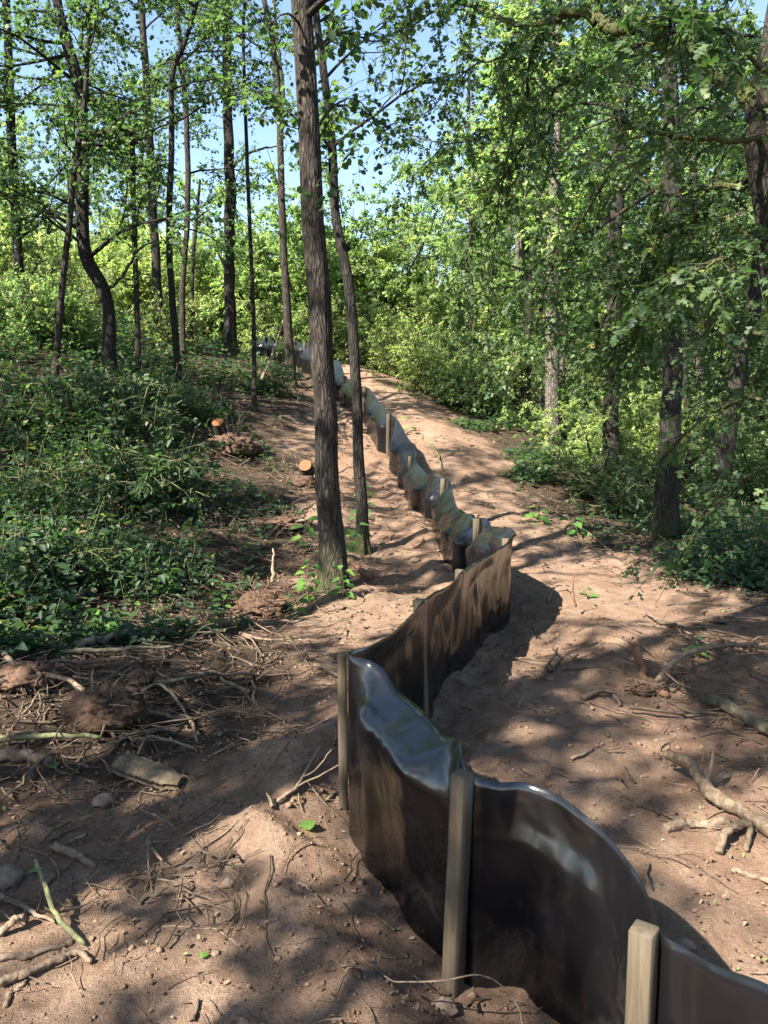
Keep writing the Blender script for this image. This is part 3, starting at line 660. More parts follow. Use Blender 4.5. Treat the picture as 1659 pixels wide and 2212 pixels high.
# ------------------------------------------------------------------ more trees: the wood beyond and around
def proto_tree(h, r, leafn, ls, kind, crown_r, f0, bark, leaf, n_limb=26, lean=.2, tpm=5, tl=.6, up=.4, leafm='rhomb', bright=0):
    """wood mesh and leaf mesh at the origin, shared by all copies"""
    P = catmull(np.array([[0, 0, -.3], [U(-lean, lean), U(-lean, lean), h*.35], [U(-lean, lean)*1.6, U(-lean, lean)*1.6, h*.7], [U(-lean, lean)*2, U(-lean, lean)*2, h]]), 26)
    wood = MB(); lb = MB(); LL = []
    tubes(wood, P[None], np.linspace(r*1.25, r*.12, 26)[None], 8, np.array([.3]))
    for q in range(n_limb):
        f = f0 + (1-f0)*(q+U(0, 1))/n_limb; ix = min(int(f*25), 24); az = U(0, 6.283)
        L = crown_r*U(.6, 1.15)*(1.1-.75*((f-f0)/(1-f0))**1.5)
        lp = limb(P[ix], [math.cos(az), math.sin(az), up+RNG.normal()*.25], L, 6, up*.4, .14, .2); LL.append(lp)
        tubes(wood, lp[None], np.linspace(.01+L*.008, .004, 6)[None], 4, np.array([.2]))
        for s_ in range(3):
            a = RNG.integers(2, 5); sp = limb(lp[a], unit(lp[a]-lp[a-1])+rdir(1)[0]*.9, L*U(.35, .6), 4, .1, .2, .2); LL.append(sp)
            tubes(wood, sp[None], np.linspace(.008, .003, 4)[None], 3, np.array([.2]))
    tot = sum(np.sum(np.linalg.norm(np.diff(p, axis=0), axis=1)) for p in LL)
    crown_from_limbs(wood, lb, LL, tpm, tl, max(leafn/(tot*tpm), 2), ls, leafm, .25, bright=bright)
    return wood.mesh('trunk', M[bark], True), lb.mesh('crown', M[leaf])
def proto_shrub(h, rad, leafn, ls, leaf, bark='bark', leafm='rhomb', stems=9, bright=0):
    wood = MB(); lb = MB(); LL = []
    for q in range(stems):
        az = U(0, 6.283); rr = rad*U(.0, .35)
        lp = limb([rr*math.cos(az), rr*math.sin(az), -.15], [math.cos(az)*U(.1, .75), math.sin(az)*U(.1, .75), 1.0], h*U(.7, 1.05), 9, .25, .12, .12)
        tubes(wood, lp[None], np.linspace(.012+.008*h, .006, 9)[None], 5, np.array([.3])); LL.append(lp[2:])
        for s_ in range(9):
            a = RNG.integers(1, 8); az2 = U(0, 6.283)
            sp = limb(lp[a], [math.cos(az2), math.sin(az2), U(-.1, .6)], rad*U(.35, .85), 5, .1, .18, .3); LL.append(sp)
            tubes(wood, sp[None], np.linspace(.010, .003, 5)[None], 3, np.array([.2]))
    tot = sum(np.sum(np.linalg.norm(np.diff(p, axis=0), axis=1)) for p in LL)
    tpm = 5
    crown_from_limbs(wood, lb, LL, tpm, .13*rad+.25, max(leafn/(tot*tpm), 2), ls, leafm, .25, bright=bright, tip0=.0)
    return wood.mesh('stem', M[bark], True), lb.mesh('crown', M[leaf])
def place(name, wl, x, y, rz, sc, label, cat, group, wname='trunk'):
    g = float(height(x, y)); root = empty(name, (x, y, g), label, cat, group)
    root.rotation_euler = (0, 0, rz); root.scale = (sc, sc, sc*U(.93, 1.08))
    for nm, me in ((wname, wl[0]), ('crown', wl[1])):
        o = bpy.data.objects.new(nm, me); COL.objects.link(o); o.parent = root
        if nm == 'crown': o['kind'] = 'stuff'
    return root
MARKS = [(-160,'beyond the left picture edge'),(30,'behind the far left edge trunk'),(120,'behind the thin right-leaning trunk'),(200,'behind the S shaped trunk'),(293,'behind the broken-topped trunk'),(338,'behind the half hidden grey trunk'),(383,'behind the kinked thin trunk'),(445,'left of the thick crest trunk'),(497,'behind the thick crest trunk'),
  (545,'behind the pole-like trunk'),(610,'behind the lichen-grey trunk'),(690,'behind the thickest trunk'),(750,'behind the thin wavy trunk'),(850,'above the head of the strip'),(950,'right of the head of the strip'),(1015,'behind the slim grey stem'),(1113,'behind the slim pale trunk'),(1167,'behind the palest trunk'),(1213,'right of the palest trunk'),(1270,'left of the deep-set straight trunk'),
  (1325,'behind the deep-set straight trunk'),(1390,'left of the mossy-footed trunk'),(1447,'behind the mossy-footed trunk'),(1505,'behind the pale right-hand trunk'),(1590,'behind the right-leaning dark trunk'),(1650,'at the right picture edge'),(1860,'beyond the right picture edge')]
ORD = ['nearest', 'second nearest', 'third nearest', 'fourth nearest', 'fifth nearest', 'sixth nearest', 'seventh nearest', 'eighth nearest', 'ninth nearest', 'tenth nearest', 'eleventh nearest', 'twelfth nearest', 'thirteenth nearest', 'fourteenth nearest', 'fifteenth nearest', 'sixteenth nearest', 'seventeenth nearest', 'eighteenth nearest', 'nineteenth nearest']
def mark_labels(pos, what):
    """one label for each place: what it stands behind, then its rank in distance there"""
    b = [min(MARKS, key=lambda m: abs(m[0]-((x/y)*FPX+CX)))[1] if y > 0 else MARKS[0][1] for x, y in pos]; out = []
    for i, (x, y) in enumerate(pos):
        same = sorted([math.hypot(*pos[j]) for j in range(len(pos)) if b[j] == b[i]]); k = same.index(math.hypot(x, y))
        out.append(f'{what} {b[i]}' if len(same) == 1 else f'{ORD[min(k, 18)]} {what} {b[i]}')
    return out
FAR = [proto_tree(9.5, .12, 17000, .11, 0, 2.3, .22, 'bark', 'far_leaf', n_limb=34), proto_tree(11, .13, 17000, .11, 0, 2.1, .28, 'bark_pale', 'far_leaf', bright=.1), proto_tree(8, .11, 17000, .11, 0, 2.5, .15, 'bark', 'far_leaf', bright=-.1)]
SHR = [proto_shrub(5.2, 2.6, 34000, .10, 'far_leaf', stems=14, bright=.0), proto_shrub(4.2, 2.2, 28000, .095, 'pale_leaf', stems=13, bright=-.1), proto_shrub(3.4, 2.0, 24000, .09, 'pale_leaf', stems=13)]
LOW = [proto_shrub(1.5, 1.1, 9000, .06, 'pale_leaf', stems=16), proto_shrub(1.2, 1.0, 9000, .065, 'far_leaf', stems=16)]
# big sunlit shrubs behind the crest, one by one
for px, Y, k, sc, lab in [(640, 27.5, 0, 1.28, 'tall bright shrub just behind the far end of the fence'), (770, 29, 0, 1.37, 'tallest rounded green shrub at the head of the cleared strip'),
        (860, 31, 1, 1.52, 'bright leafy shrub behind and right of the rounded green shrub'), (560, 30, 1, 1.4, 'bright shrub seen left of the fence end behind the thick crest trunk'),
        (470, 29, 2, 1.1, 'yellowish shrub behind the crest between two thin trunks'), (360, 30, 1, 1.1, 'leafy shrub behind the half hidden grey trunk'),
        (250, 28, 2, 1.2, 'sunny yellow-green shrub behind the S shaped trunk'), (120, 27, 1, 1.1, 'sunny shrub behind the thin right-leaning trunk'), (20, 26, 2, 1.15, 'sunny shrub at the far left edge of the picture'),
        (950, 28, 2, 1.34, 'pale leafy shrub standing right of the strip near the crest'), (1050, 27, 1, 1.1, 'leafy shrub behind the slim pale trunks')]:
    x = (px-CX)/FPX*Y; place('shrub', SHR[k], x, Y, U(0, 6.28), sc, lab, 'shrub', 'big shrubs behind the crest', 'stem')
for px, Y, k, sc, lab in [(880, 20.5, 0, 1.15, 'low pale bush on the right verge where the strip reaches the crest'), (925, 19, 0, 1.0, 'low pale bush in front of the first, right verge'), (950, 22, 1, 1.3, 'green bush behind the low pale bushes on the right verge'),
        (600, 26, 0, 1.4, 'low bright bush behind the last stakes of the fence'), (665, 25.6, 1, 1.5, 'low bright bush seen just left of the thickest trunk at the crest'), (725, 25.8, 0, 1.5, 'low bright bush seen between the two nearest trunks at the crest'), (795, 25.4, 0, 1.5, 'low bright bush closing the head of the cleared strip'), (845, 25.0, 1, 1.5, 'low green bush right of the head of the cleared strip'),
        (1010, 18, 1, 1.1, 'dark green bush right of the low pale bushes'), (1090, 19, 0, 1.1, 'pale bush below the palest sunlit trunk')]:
    x = (px-CX)/FPX*Y; place('bush', LOW[k], x, Y, U(0, 6.28), sc, lab, 'bush', None, 'stem')
# wood beyond: trees one cannot tell apart
far_spots = []
rr_ = np.random.default_rng(21)
def far_ok(x, y, dmin): return all((x-a)**2+(y-b)**2 > dmin**2 for a, b in far_spots)
for q in range(900):
    if len(far_spots) >= 62: break
    y = rr_.uniform(30, 52); a = R(rr_.uniform(-40, 40)); x = y*math.tan(a)
    c = (x/y)*FPX+CX
    if 560 < c < 860 and y < 44: continue          # the gap of sky over the strip
    if far_ok(x, y, 2.6): far_spots.append((x, y))
far_lab = mark_labels(far_spots, 'leafy tree of the wood over the crest')
for i, (x, y) in enumerate(far_spots):
    c = (x/y)*FPX+CX; low = .66 if 560 < c < 900 else (.82 if c < 560 else 1.1)
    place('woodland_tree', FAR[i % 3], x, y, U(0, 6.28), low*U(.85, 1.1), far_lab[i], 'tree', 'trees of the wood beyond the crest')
cur = [((-38+76*(i+rr_.uniform(.1, .9))/34), rr_.uniform(50, 60)) for i in range(34)]; cur_lab = mark_labels(cur, 'far-off shrub closing the view')
for i, (x, y) in enumerate(cur):
    c = (x/y)*FPX+CX
    place('woodland_shrub', SHR[i % 2], x, y, U(0, 6.28), 1.1 if 500 < c < 900 else U(1.3, 1.8), cur_lab[i], 'shrub', 'far shrubs beyond the crest', 'stem')
# the wood on the right, beyond the trunks
spots = []
for q in range(600):
    if len(spots) >= 17: break
    y = rr_.uniform(15, 29); x = rr_.uniform(3.2, 19)
    if x/y > .95 or x/y < .13: continue
    if all((x-a)**2+(y-b)**2 > 4.2 for a, b in spots): spots.append((x, y))
lab_ = mark_labels(spots, 'leafy tree of the right-hand wood')
for i, (x, y) in enumerate(spots):
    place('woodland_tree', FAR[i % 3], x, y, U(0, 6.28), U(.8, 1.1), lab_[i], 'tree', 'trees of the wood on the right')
spots2 = []
for q in range(600):
    if len(spots2) >= 30: break
    y = rr_.uniform(12, 26); x = rr_.uniform(3.6, 16)
    if x/y > .95 or x/y < .17: continue
    if all((x-a)**2+(y-b)**2 > 1.8 for a, b in spots2): spots2.append((x, y))
lab_ = mark_labels(spots2, 'leafy bush under the right-hand wood')
for i, (x, y) in enumerate(spots2):
    place('bush', LOW[i % 2] if i % 3 else SHR[i % 2], x, y, U(0, 6.28), U(.8, 1.2) if i % 3 else .55, lab_[i], 'bush', 'bushes under the trees on the right', 'stem')
spots3 = []
for q in range(600):
    if len(spots3) >= 14: break
    y = rr_.uniform(12, 25); x = -rr_.uniform(5.0, 15)
    if -x/y > .8 or -x/y < .25: continue
    if all((x-a)**2+(y-b)**2 > 1.8 for a, b in spots3): spots3.append((x, y))
lab_ = mark_labels(spots3, 'leafy bush on the left bank')
for i, (x, y) in enumerate(spots3):
    place('bush', LOW[i % 2], x, y, U(0, 6.28), U(.8, 1.2), lab_[i], 'bush', 'bushes on the left bank', 'stem')
# unseen trees added around the viewer so that their crowns shade the strip
SHADE = [proto_tree(11, .13, 3200, .095, 0, 2.6, .36, 'bark_dark', 'alder_leaf', n_limb=17, tl=.5, leafm='round'), proto_tree(10, .12, 2900, .095, 0, 2.4, .34, 'bark', 'alder_leaf', n_limb=17, tl=.5, leafm='round')]
HIGH = proto_tree(12.5, .14, 4200, .09, 0, 2.9, .5, 'bark_dark', 'alder_leaf', n_limb=17, tl=.5, leafm='round')
for q, (x, y, s, lab) in enumerate([(-4.6,2.3,.95,'unseen high-crowned tree added just left of the viewer for shade'), (-2.6,-2.4,.9,'unseen high-crowned tree added behind the viewer for shade'), (-6.8,4.8,1.0,'unseen high-crowned tree added outside the left picture edge for shade'), (-3.6,.1,.9,'unseen high-crowned tree added beside the viewer for shade, nearest of all')]):
    place('woodland_tree', HIGH, x, y, U(0, 6.28), s, lab, 'tree', 'trees around the viewer')
for i, (x, y, s) in enumerate([(-5.6,-1.4,.9),(-8.2,1.4,1.0),(-6.8,-5.0,1.0),(-11,4.0,1.1),(-9.6,6.8,1.0),(-12.5,8.5,1.1),(-9.6,10.6,.9),(4.4,-3,1.0),(7.6,2.4,1.0),(-11.5,13,1.0),(-10.5,-3,1.0),(-7.4,-2.9,.95),(-8.2,8.4,.9),(-11.2,16.5,.9),(-5.9,-3.4,.85)]):
    place('woodland_tree', SHADE[i % 2], x, y, U(0, 6.28), s, 'unseen leafy tree added outside the picture to shade the strip', 'tree', 'trees around the viewer')
# ------------------------------------------------------------------ undergrowth and litter (too many to count)
def polar(n, r0, r1, a0, a1, power=1.0):
    r = r0*(r1/r0)**(RNG.uniform(0, 1, n)**power); a = R(1)*RNG.uniform(a0, a1, n); return r*np.sin(a), r*np.cos(a)
def undergrowth():
    lb = MB(); st = MB()
    x, y = polar(60000, 3.4, 27, -40, 40, .8)
    c = cover(x, y); patch = fbm(x, y, 17, 3, .6)
    k = (RNG.uniform(0, 1, len(x)) < smooth(-.15, .55, c)*np.clip(.34+1.6*patch, .04, 1)); x, y, c, patch = x[k], y[k], c[k], patch[k]
    g = height(x, y); r = np.hypot(x, y)
    hh = (.10+.55*smooth(0, 1.6, c)*RNG.uniform(.25, 1.0, len(x))*np.clip(.8+.8*patch, .4, 1.5))*np.where(x > 0, .75, 1.0)
    m = len(x)
    az = RNG.uniform(0, 6.283, m); ln = RNG.uniform(.1, .9, m)
    D = unit(np.stack([np.cos(az)*ln, np.sin(az)*ln, np.ones(m)], -1))
    B = np.stack([x, y, g-.01], -1)
    ss = np.array([0, .5, 1.]); W = B[:, None] + D[:, None]*hh[:, None, None]*ss[None, :, None]*1.2
    W[:, 2, 2] -= .15*hh*ln
    ks = (r < 14) & (RNG.uniform(0, 1, m) < .25)
    tubes(st, W[ks], np.full((ks.sum(), 3), .0022)*np.clip(r[ks]/6, 1, 2.0)[:, None], 3, None, False)
    for far in (False, True):
        sel = np.where((r > 8.5) == far)[0]
        idx = np.repeat(sel, 8 if far else 9); n = len(idx)
        q = RNG.uniform(.15, 1, n)*2; i = np.minimum(q.astype(int), 1); u = (q-i)[:, None]
        p = W[idx, i]*(1-u)+W[idx, i+1]*u
        off = rdir(n, .3); p = p + off*RNG.uniform(.01, .10, n)[:, None]
        NN = unit(np.array([-.15, -.1, 1.0]) + rdir(n)*.55)
        tone = np.clip(.40+RNG.normal(size=n)*.2+RNG.normal(size=m)[idx]*.15, 0, .95); tone[RNG.uniform(0, 1, n) < .05] = 1.0
        sz = RNG.choice([.035, .055, .085], n, p=[.35, .4, .25])*RNG.uniform(.7, 1.3, n)*np.where(r[idx] > 12, 1.35, 1.0)
        leaves(lb, p, off + np.array([0, 0, -.15]), NN, sz, 'rhomb' if far else 'ovate', tone)
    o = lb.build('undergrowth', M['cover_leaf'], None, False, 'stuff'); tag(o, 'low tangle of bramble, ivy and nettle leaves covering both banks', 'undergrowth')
    st.build('stems', M['stick_green'], o, False, 'stuff')
undergrowth()
def litter():
    lb = MB(); x, y = polar(42000, .8, 26, -40, 40, .7)
    c = cover(x, y); dens = np.where(c > -.2, .8, .07+.35*smooth(-.2, .6, fbm(x, y, 40, 3, 1.1))+.5*smooth(6, 11, y))
    leftm = ((x < fence_x(y)-.5) & (y > 2.6)); dens = np.where(leftm, np.maximum(dens, .6), dens)
    k = RNG.uniform(0, 1, len(x)) < dens; x, y = x[k], y[k]; n = len(x)
    P = np.stack([x, y, height(x, y)+RNG.uniform(.003, .018, n)], -1)
    tone = np.clip(RNG.beta(2, 2.4, n), 0, .9); tone[RNG.uniform(0, 1, n) < .07] = 1
    leaves(lb, P, rdir(n, .25), unit(np.array([0, 0, 1.])+rdir(n)*.35), RNG.uniform(.008, .03, n)*np.clip(np.hypot(x, y)/4, .8, 2.0), 'ovate', tone)
    tag(lb.build('leaf_litter', M['dry_leaf'], None, False, 'stuff'), 'dry brown leaf scraps strewn over the soil and banks', 'leaf litter')
    tw = MB()
    x, y = polar(11000, .9, 24, -38, 38, .75); c = cover(x, y)
    dens = np.where(c > -.4, .9, .12); leftm = ((x < fence_x(y)-.45) & (y > 2.2)) | (x > fence_x(y)+1.4); dens = np.where(leftm, np.maximum(dens, .62), dens); dens = np.where(y > 8, np.maximum(dens, .35), dens)
    k = RNG.uniform(0, 1, len(x)) < dens; x, y = x[k], y[k]; n = len(x); r = np.hypot(x, y)
    L = RNG.lognormal(math.log(.13), .6, n); L = np.clip(L, .04, .75); az = RNG.uniform(0, 6.283, n)
    ss = np.linspace(-.5, .5, 6); bend = RNG.normal(size=n)*.15
    X = x[:, None]+np.cos(az)[:, None]*L[:, None]*ss - np.sin(az)[:, None]*L[:, None]*(bend[:, None]*(ss**2*2)+RNG.normal(size=(n, 6))*.022)
    Y = y[:, None]+np.sin(az)[:, None]*L[:, None]*ss + np.cos(az)[:, None]*L[:, None]*(bend[:, None]*(ss**2*2)+RNG.normal(size=(n, 6))*.022)
    Z = height(X, Y)+.004+RNG.uniform(0, .03, n)[:, None]*(1+ss[None]*RNG.uniform(-2, 2, n)[:, None])
    W = np.stack([X, Y, Z], -1); rad = np.clip(RNG.lognormal(math.log(.0028), .45, n), .0014, .010)*np.clip(r/5, 1, 1.7)
    tubes(tw, W, rad[:, None]*np.linspace(1.15, .5, 6)[None], 4, RNG.uniform(0, 1, n), False)
    tag(tw.build('twig_litter', M['brush'], None, True, 'stuff'), 'small twigs and torn root ends strewn over the soil', 'twigs')
    bw = MB(); n = 650
    x = RNG.uniform(-3.6, -.35, n); y = RNG.uniform(3.0, 6.6, n); k = (x < np.interp(y, [3, 4, 5, 6.6], [-1.3, -.55, -.45, -.5])); x, y = x[k], y[k]
    q = RNG.integers(0, 3, 260); x = np.concatenate([x, RNG.normal(1.9, .5, 120), RNG.normal(-1.3, .6, 420)]); y = np.concatenate([y, RNG.normal(4.3, .6, 120), RNG.normal(9.2, 1.8, 420)]); n = len(x)
    L = np.clip(RNG.lognormal(math.log(.28), .5, n), .1, 1.0); az = RNG.uniform(0, 6.283, n); ss = np.linspace(-.5, .5, 7); bend = RNG.normal(size=n)*.16
    X = x[:, None]+np.cos(az)[:, None]*L[:, None]*ss - np.sin(az)[:, None]*L[:, None]*(bend[:, None]*(ss**2*2)+RNG.normal(size=(n, 7))*.022)
    Y = y[:, None]+np.sin(az)[:, None]*L[:, None]*ss + np.cos(az)[:, None]*L[:, None]*(bend[:, None]*(ss**2*2)+RNG.normal(size=(n, 7))*.022)
    Z = height(X, Y)+.006+RNG.uniform(0, .07, n)[:, None]*(1+ss[None]*RNG.uniform(-2, 2, n)[:, None])
    rad = np.clip(RNG.lognormal(math.log(.0042), .45, n), .002, .014)
    tubes(bw, np.stack([X, Y, Z], -1), rad[:, None]*np.linspace(1.15, .5, 7)[None], 5, RNG.uniform(0, .8, n), False)
    tag(bw.build('brushwood', M['brush'], None, True, 'stuff'), 'tangle of broken twigs and roots in the debris beside the fence', 'brushwood')
    cl = MB()
    x, y = polar(30000, .75, 16, -38, 38, 1.0); c = cover(x, y)
    q = x-fence_x(y)
    dens = np.clip(.16+.5*smooth(0, .5, fbm(x, y, 23, 3, 1.3))+1.2*np.exp(-((q+.2)/.22)**2)-.3*smooth(0, .5, c), 0, 1)
    k = RNG.uniform(0, 1, len(x)) < dens; x, y = x[k], y[k]; n = len(x); r = np.hypot(x, y)
    ico = np.array([[0,0,1],[1,0,.1],[.31,.95,-.1],[-.81,.59,.15],[-.81,-.59,-.1],[.31,-.95,.1],[0,0,-1]], float)
    F = np.array([[0,1,2],[0,2,3],[0,3,4],[0,4,5],[0,5,1],[6,2,1],[6,3,2],[6,4,3],[6,5,4],[6,1,5]])
    S = np.clip(RNG.lognormal(math.log(.0045), .55, n), .002, .022)*np.clip(r/3.5, .7, 1.8)
    V = ico[None]*(1+RNG.normal(size=(n, 7, 3))*.3)*S[:, None, None]*np.array([1, 1, .7]); th = RNG.uniform(0, 6.28, n)
    V2 = V.copy(); V2[..., 0] = V[..., 0]*np.cos(th)[:, None]-V[..., 1]*np.sin(th)[:, None]; V2[..., 1] = V[..., 0]*np.sin(th)[:, None]+V[..., 1]*np.cos(th)[:, None]
    V2 += np.stack([x, y, height(x, y)+S*.25], -1)[:, None]
    cl.add(V2.reshape(-1, 3), (F[None]+(np.arange(n)*7)[:, None, None]).reshape(-1, 3), np.repeat(RNG.uniform(0, 1, n), 7))
    tag(cl.build('soil_clods', M['clod'], None, False, 'stuff'), 'crumbs and small clods of reddish soil lying on the ground', 'soil clods')
litter()

BRA = [proto_shrub(.75, .85, 2600, .075, 'cover_leaf', 'stick_green', 'ovate', stems=9), proto_shrub(.95, .8, 2400, .065, 'cover_leaf', 'stick_green', 'ovate', stems=9, bright=.12)]
bsp = [(px, py) for px, py in [(150,960),(90,1160),(330,1090),(310,950),(30,1290),(60,930),(190,890),(590,850),(350,900),(1290,1070),(1230,980),(1360,1120)]]
bw_ = [ground(a, b) for a, b in bsp]
blab = []
for i, (a, b) in enumerate(bsp):
    side = 'left bank' if a < 800 else 'right verge'
    near = min([(60,'left picture edge'),(240,'S shaped trunk'),(297,'broken-topped trunk'),(390,'kinked thin trunk'),(500,'upturned stump'),(600,'pole-like trunk'),(1110,'brushy root clump'),(1200,'path bend'),(1320,'deep-set straight trunk'),(1440,'mossy-footed trunk'),(1550,'right-leaning dark trunk'),(1640,'right picture edge')], key=lambda m: abs(m[0]-a))[1]
    blab.append((f'bramble clump on the {side} below or beside the {near}', b))
for i, p in enumerate(bw_):
    same = sorted([q[1] for q in blab if q[0] == blab[i][0]], reverse=True); k = same.index(blab[i][1])
    place('bramble_bush', BRA[i % 2], p[0], p[1], U(0, 6.28), U(.8, 1.25), (ORD[k]+' ' if len(same) > 1 else '')+blab[i][0], 'bramble', 'bramble clumps on the banks', 'stem')

# ------------------------------------------------------------------ single sticks, roots and logs
def stick(name, label, pts, w, mat='stick', lift=0.0, taper=.55, cat='stick', group=None, air=None, fixY=None, spurs=()):
    P = np.array([ground(a, b) for a, b in pts]) if fixY is None else np.array([at_y(a, b, y) for (a, b), y in zip(pts, fixY)])
    dist = np.linalg.norm(P-EYE, axis=1); r = w/FPX*dist.mean()/2
    n = max(int(len(P)*(12 if w > 12 else 6)), 10); Q = catmull(P, n)
    if fixY is None:
        Q[:, 2] = np.maximum(Q[:, 2], height(Q[:, 0], Q[:, 1])) + r*.55 + lift
    if air is not None: Q[:, 2] += np.interp(np.linspace(0, 1, n), np.linspace(0, 1, len(air)), air)
    an = np.linspace(0, 1, n)*len(P)*2.2
    Q += np.stack([noise3(an, P[0, 0]*5, 1), noise3(an, P[0, 1]*5, 6), .5*noise3(an, P[0, 1]*3, 12)], -1)*r*(.8 if w < 13 else .7)
    rad = r*np.linspace(1.1, taper, n)*(1+.13*noise3(an*.5, P[0, 0], 3)); rad[-1] *= .6
    root = empty(name, Q[0], label, cat, group) if spurs else None
    mb = MB(); tube1(mb, Q, rad, 14 if w > 12 else 7)
    if root is None:
        o = mb.build(name, M[mat], None, True); return tag(o, label, cat, group)
    mb.build('stem', M[mat], root, True)
    for (f, dv, L, rs) in spurs:
        i = int(f*(n-1)); sp = limb(Q[i], dv, L, 7, .0, .12); m2 = MB(); tube1(m2, sp, np.linspace(r*rs, r*rs*.65, 7), 6); m2.build('side_shoot', M[mat], root, True)
    return root
stick('root', 'long brown root winding across the debris at left', [(0,1428),(25,1458),(75,1486),(135,1496),(200,1526),(280,1548),(350,1566),(410,1576),(428,1618)], 12, 'stick', .02, .6, 'root', air=[.05,.06,.05,.03,.02,.0])
stick('stick', 'greenish straight stick lying at the left edge below the long root', [(0,1613),(110,1606),(222,1608)], 11, 'stick_green', .03, .8)
stick('log', 'dark rotting log at the left edge under the greenish stick', [(-30,1640),(60,1642),(110,1655)], 26, 'stick_dark', .0, .8, 'log')
stick('log', 'long grey log slanting up through the undergrowth at left', [(65,1370),(130,1330),(222,1272)], 15, 'log_mossy', .05, .75, 'log')
stick('log', 'pale cut log lying level beside the debris heap at left', [(165,1410),(225,1398),(279,1384)], 15, 'stick_pale', .04, .95, 'log')
stick('log', 'long thin grey pole lying level below the undergrowth at left', [(130,1424),(260,1420),(400,1410)], 9, 'log_mossy', .04, .8, 'log')
stick('stick', 'pale stick arched over the undergrowth left of the thick trunk', [(345,1262),(390,1258),(430,1262),(482,1292)], 9, 'stick_pale', .05, .6, air=[0,.06,.05,0])
stick('stick', 'short pale stick standing upright left of the thick trunk', [(590,1258),(590,1220),(591,1185)], 9, 'stick_pale', fixY=[6.7,6.75,6.8], cat='stick')
stick('stick', 'pinkish stick lying left of the short upright stick', [(500,1198),(545,1213),(592,1226)], 7, 'root_red', .05)
stick('branch', 'sunlit forked branch leaning toward the folded corner of the fence', [(600,1738),(640,1710),(662,1682),(697,1640)], 9, 'stick_pale', .01, .6, 'branch', air=[0,.0,.02,.05], spurs=[(.35, (.9,.35,.45), .19, .6), (.6, (.95,.2,.15), .16, .5)])
stick('root', 'thin pale rootlet lying beside the fence base left of the fold', [(705,1732),(725,1715),(745,1702)], 5, 'stick_pale', .005, .5, 'root')
stick('stick', 'stubby brown stick half buried in the soil at lower left', [(115,1832),(160,1850),(206,1877)], 16, 'stick', .0, .8)
stick('stick', 'green shoot-like stick slanting down at lower left', [(82,1926),(105,1975),(130,2011),(185,2050)], 8, 'stick_green', .01, 1.2, air=[.10,.06,.02,0])
stick('root', 'thick pale root bent at its tip, at the lower left edge', [(0,2135),(50,2115),(95,2098),(140,2078),(170,2068),(196,2086)], 14, 'stick', .01, .7, 'root')
stick('root', 'brown root crossing the soil above the bent root at lower left', [(0,2074),(65,2068),(145,2045),(150,2035)], 13, 'stick', .0, .5, 'root')
stick('root', 'root running down right from the left edge above the green shoot', [(0,1943),(55,1973),(120,2003)], 10, 'stick', .01, .6, 'root')
stick('root', 'hooked root near the bottom left corner', [(12,2180),(20,2150),(38,2140),(60,2120)], 10, 'stick', .0, .6, 'root')
stick('root', 'arched stub of root at the left edge above the bent root', [(0,2020),(30,2012),(50,2004),(62,1994)], 13, 'stick', .0, .6, 'root', air=[.0,.03,.03,0])
stick('stick', 'pale chip-like stick lying in the soil left of the fence stake', [(643,1909),(660,1917),(675,1928)], 7, 'stick_pale', .0, .8)
stick('stick', 'thin dark stick continuing from the pale chip toward the fence', [(677,1930),(690,1945),(705,1960)], 4, 'stick_dark', .0, .8)
stick('stick', 'thin grey twig in the soil, centre of the left foreground', [(350,1884),(420,1914),(482,1937)], 5, 'stick_dark', .0, .8)
stick('stick', 'bent grey stick at lower left centre', [(300,1955),(320,1940),(350,1934)], 9, 'log_mossy', .0, .7)
stick('twig', 'forked thin twig standing in the left foreground soil', [(330,1930),(322,1890),(320,1840)], 4, 'stick', .0, .6, 'twig', air=[0,.02,.05])
stick('twig', 'pale thin straw near the bottom of the left foreground', [(350,2003),(440,2008),(475,2012),(530,2058)], 4, 'stick_pale', .0, .7, 'twig')
stick('stick', 'slim stick lying along the dark soil behind the bark slab', [(310,1655),(360,1675),(412,1695)], 5, 'stick', .02, .7)
stick('root', 'looping root above the bark slab', [(280,1520),(300,1525),(345,1508),(380,1535),(405,1565),(415,1580)], 8, 'stick', .02, .6, 'root', air=[0,.05,.05,.04,.02,0])
stick('root', 'thin root curling over the soil above the left foreground', [(300,1640),(322,1615),(380,1622),(425,1630)], 6, 'stick', .02, .7, 'root', air=[0,.03,.02,0])
stick('stick', 'thin straight twig on the reddish soil left of the fence', [(450,1642),(500,1615),(555,1585)], 5, 'stick', .01, .7)
stick('stick', 'thick brown stick in the debris left of the folded corner', [(680,1445),(705,1455),(730,1470)], 10, 'stick', .02, .8)
stick('stick', 'grey stick lying level in the debris right of the heap', [(305,1488),(390,1478),(480,1460)], 9, 'log_mossy', .02, .8)
stick('stick', 'leaning pale pole beside the far end of the fence', [(565,820),(590,760),(612,690)], 6, 'stick_pale', fixY=[15.5,16.2,17], cat='stick')
stick('stick', 'pale fallen branch lying on the crest right of the fence', [(750,790),(790,780),(845,772)], 5, 'stick_pale', .15, .7)
stick('root', 'thin pale root hanging across the near stake and the sheet', [(830,2108),(860,2121),(955,2118),(1030,2106),(1080,2126),(1118,2173),(1130,2218)], 4, 'stick', fixY=[1.80,1.78,1.74,1.72,1.62,1.50,1.42], cat='root')
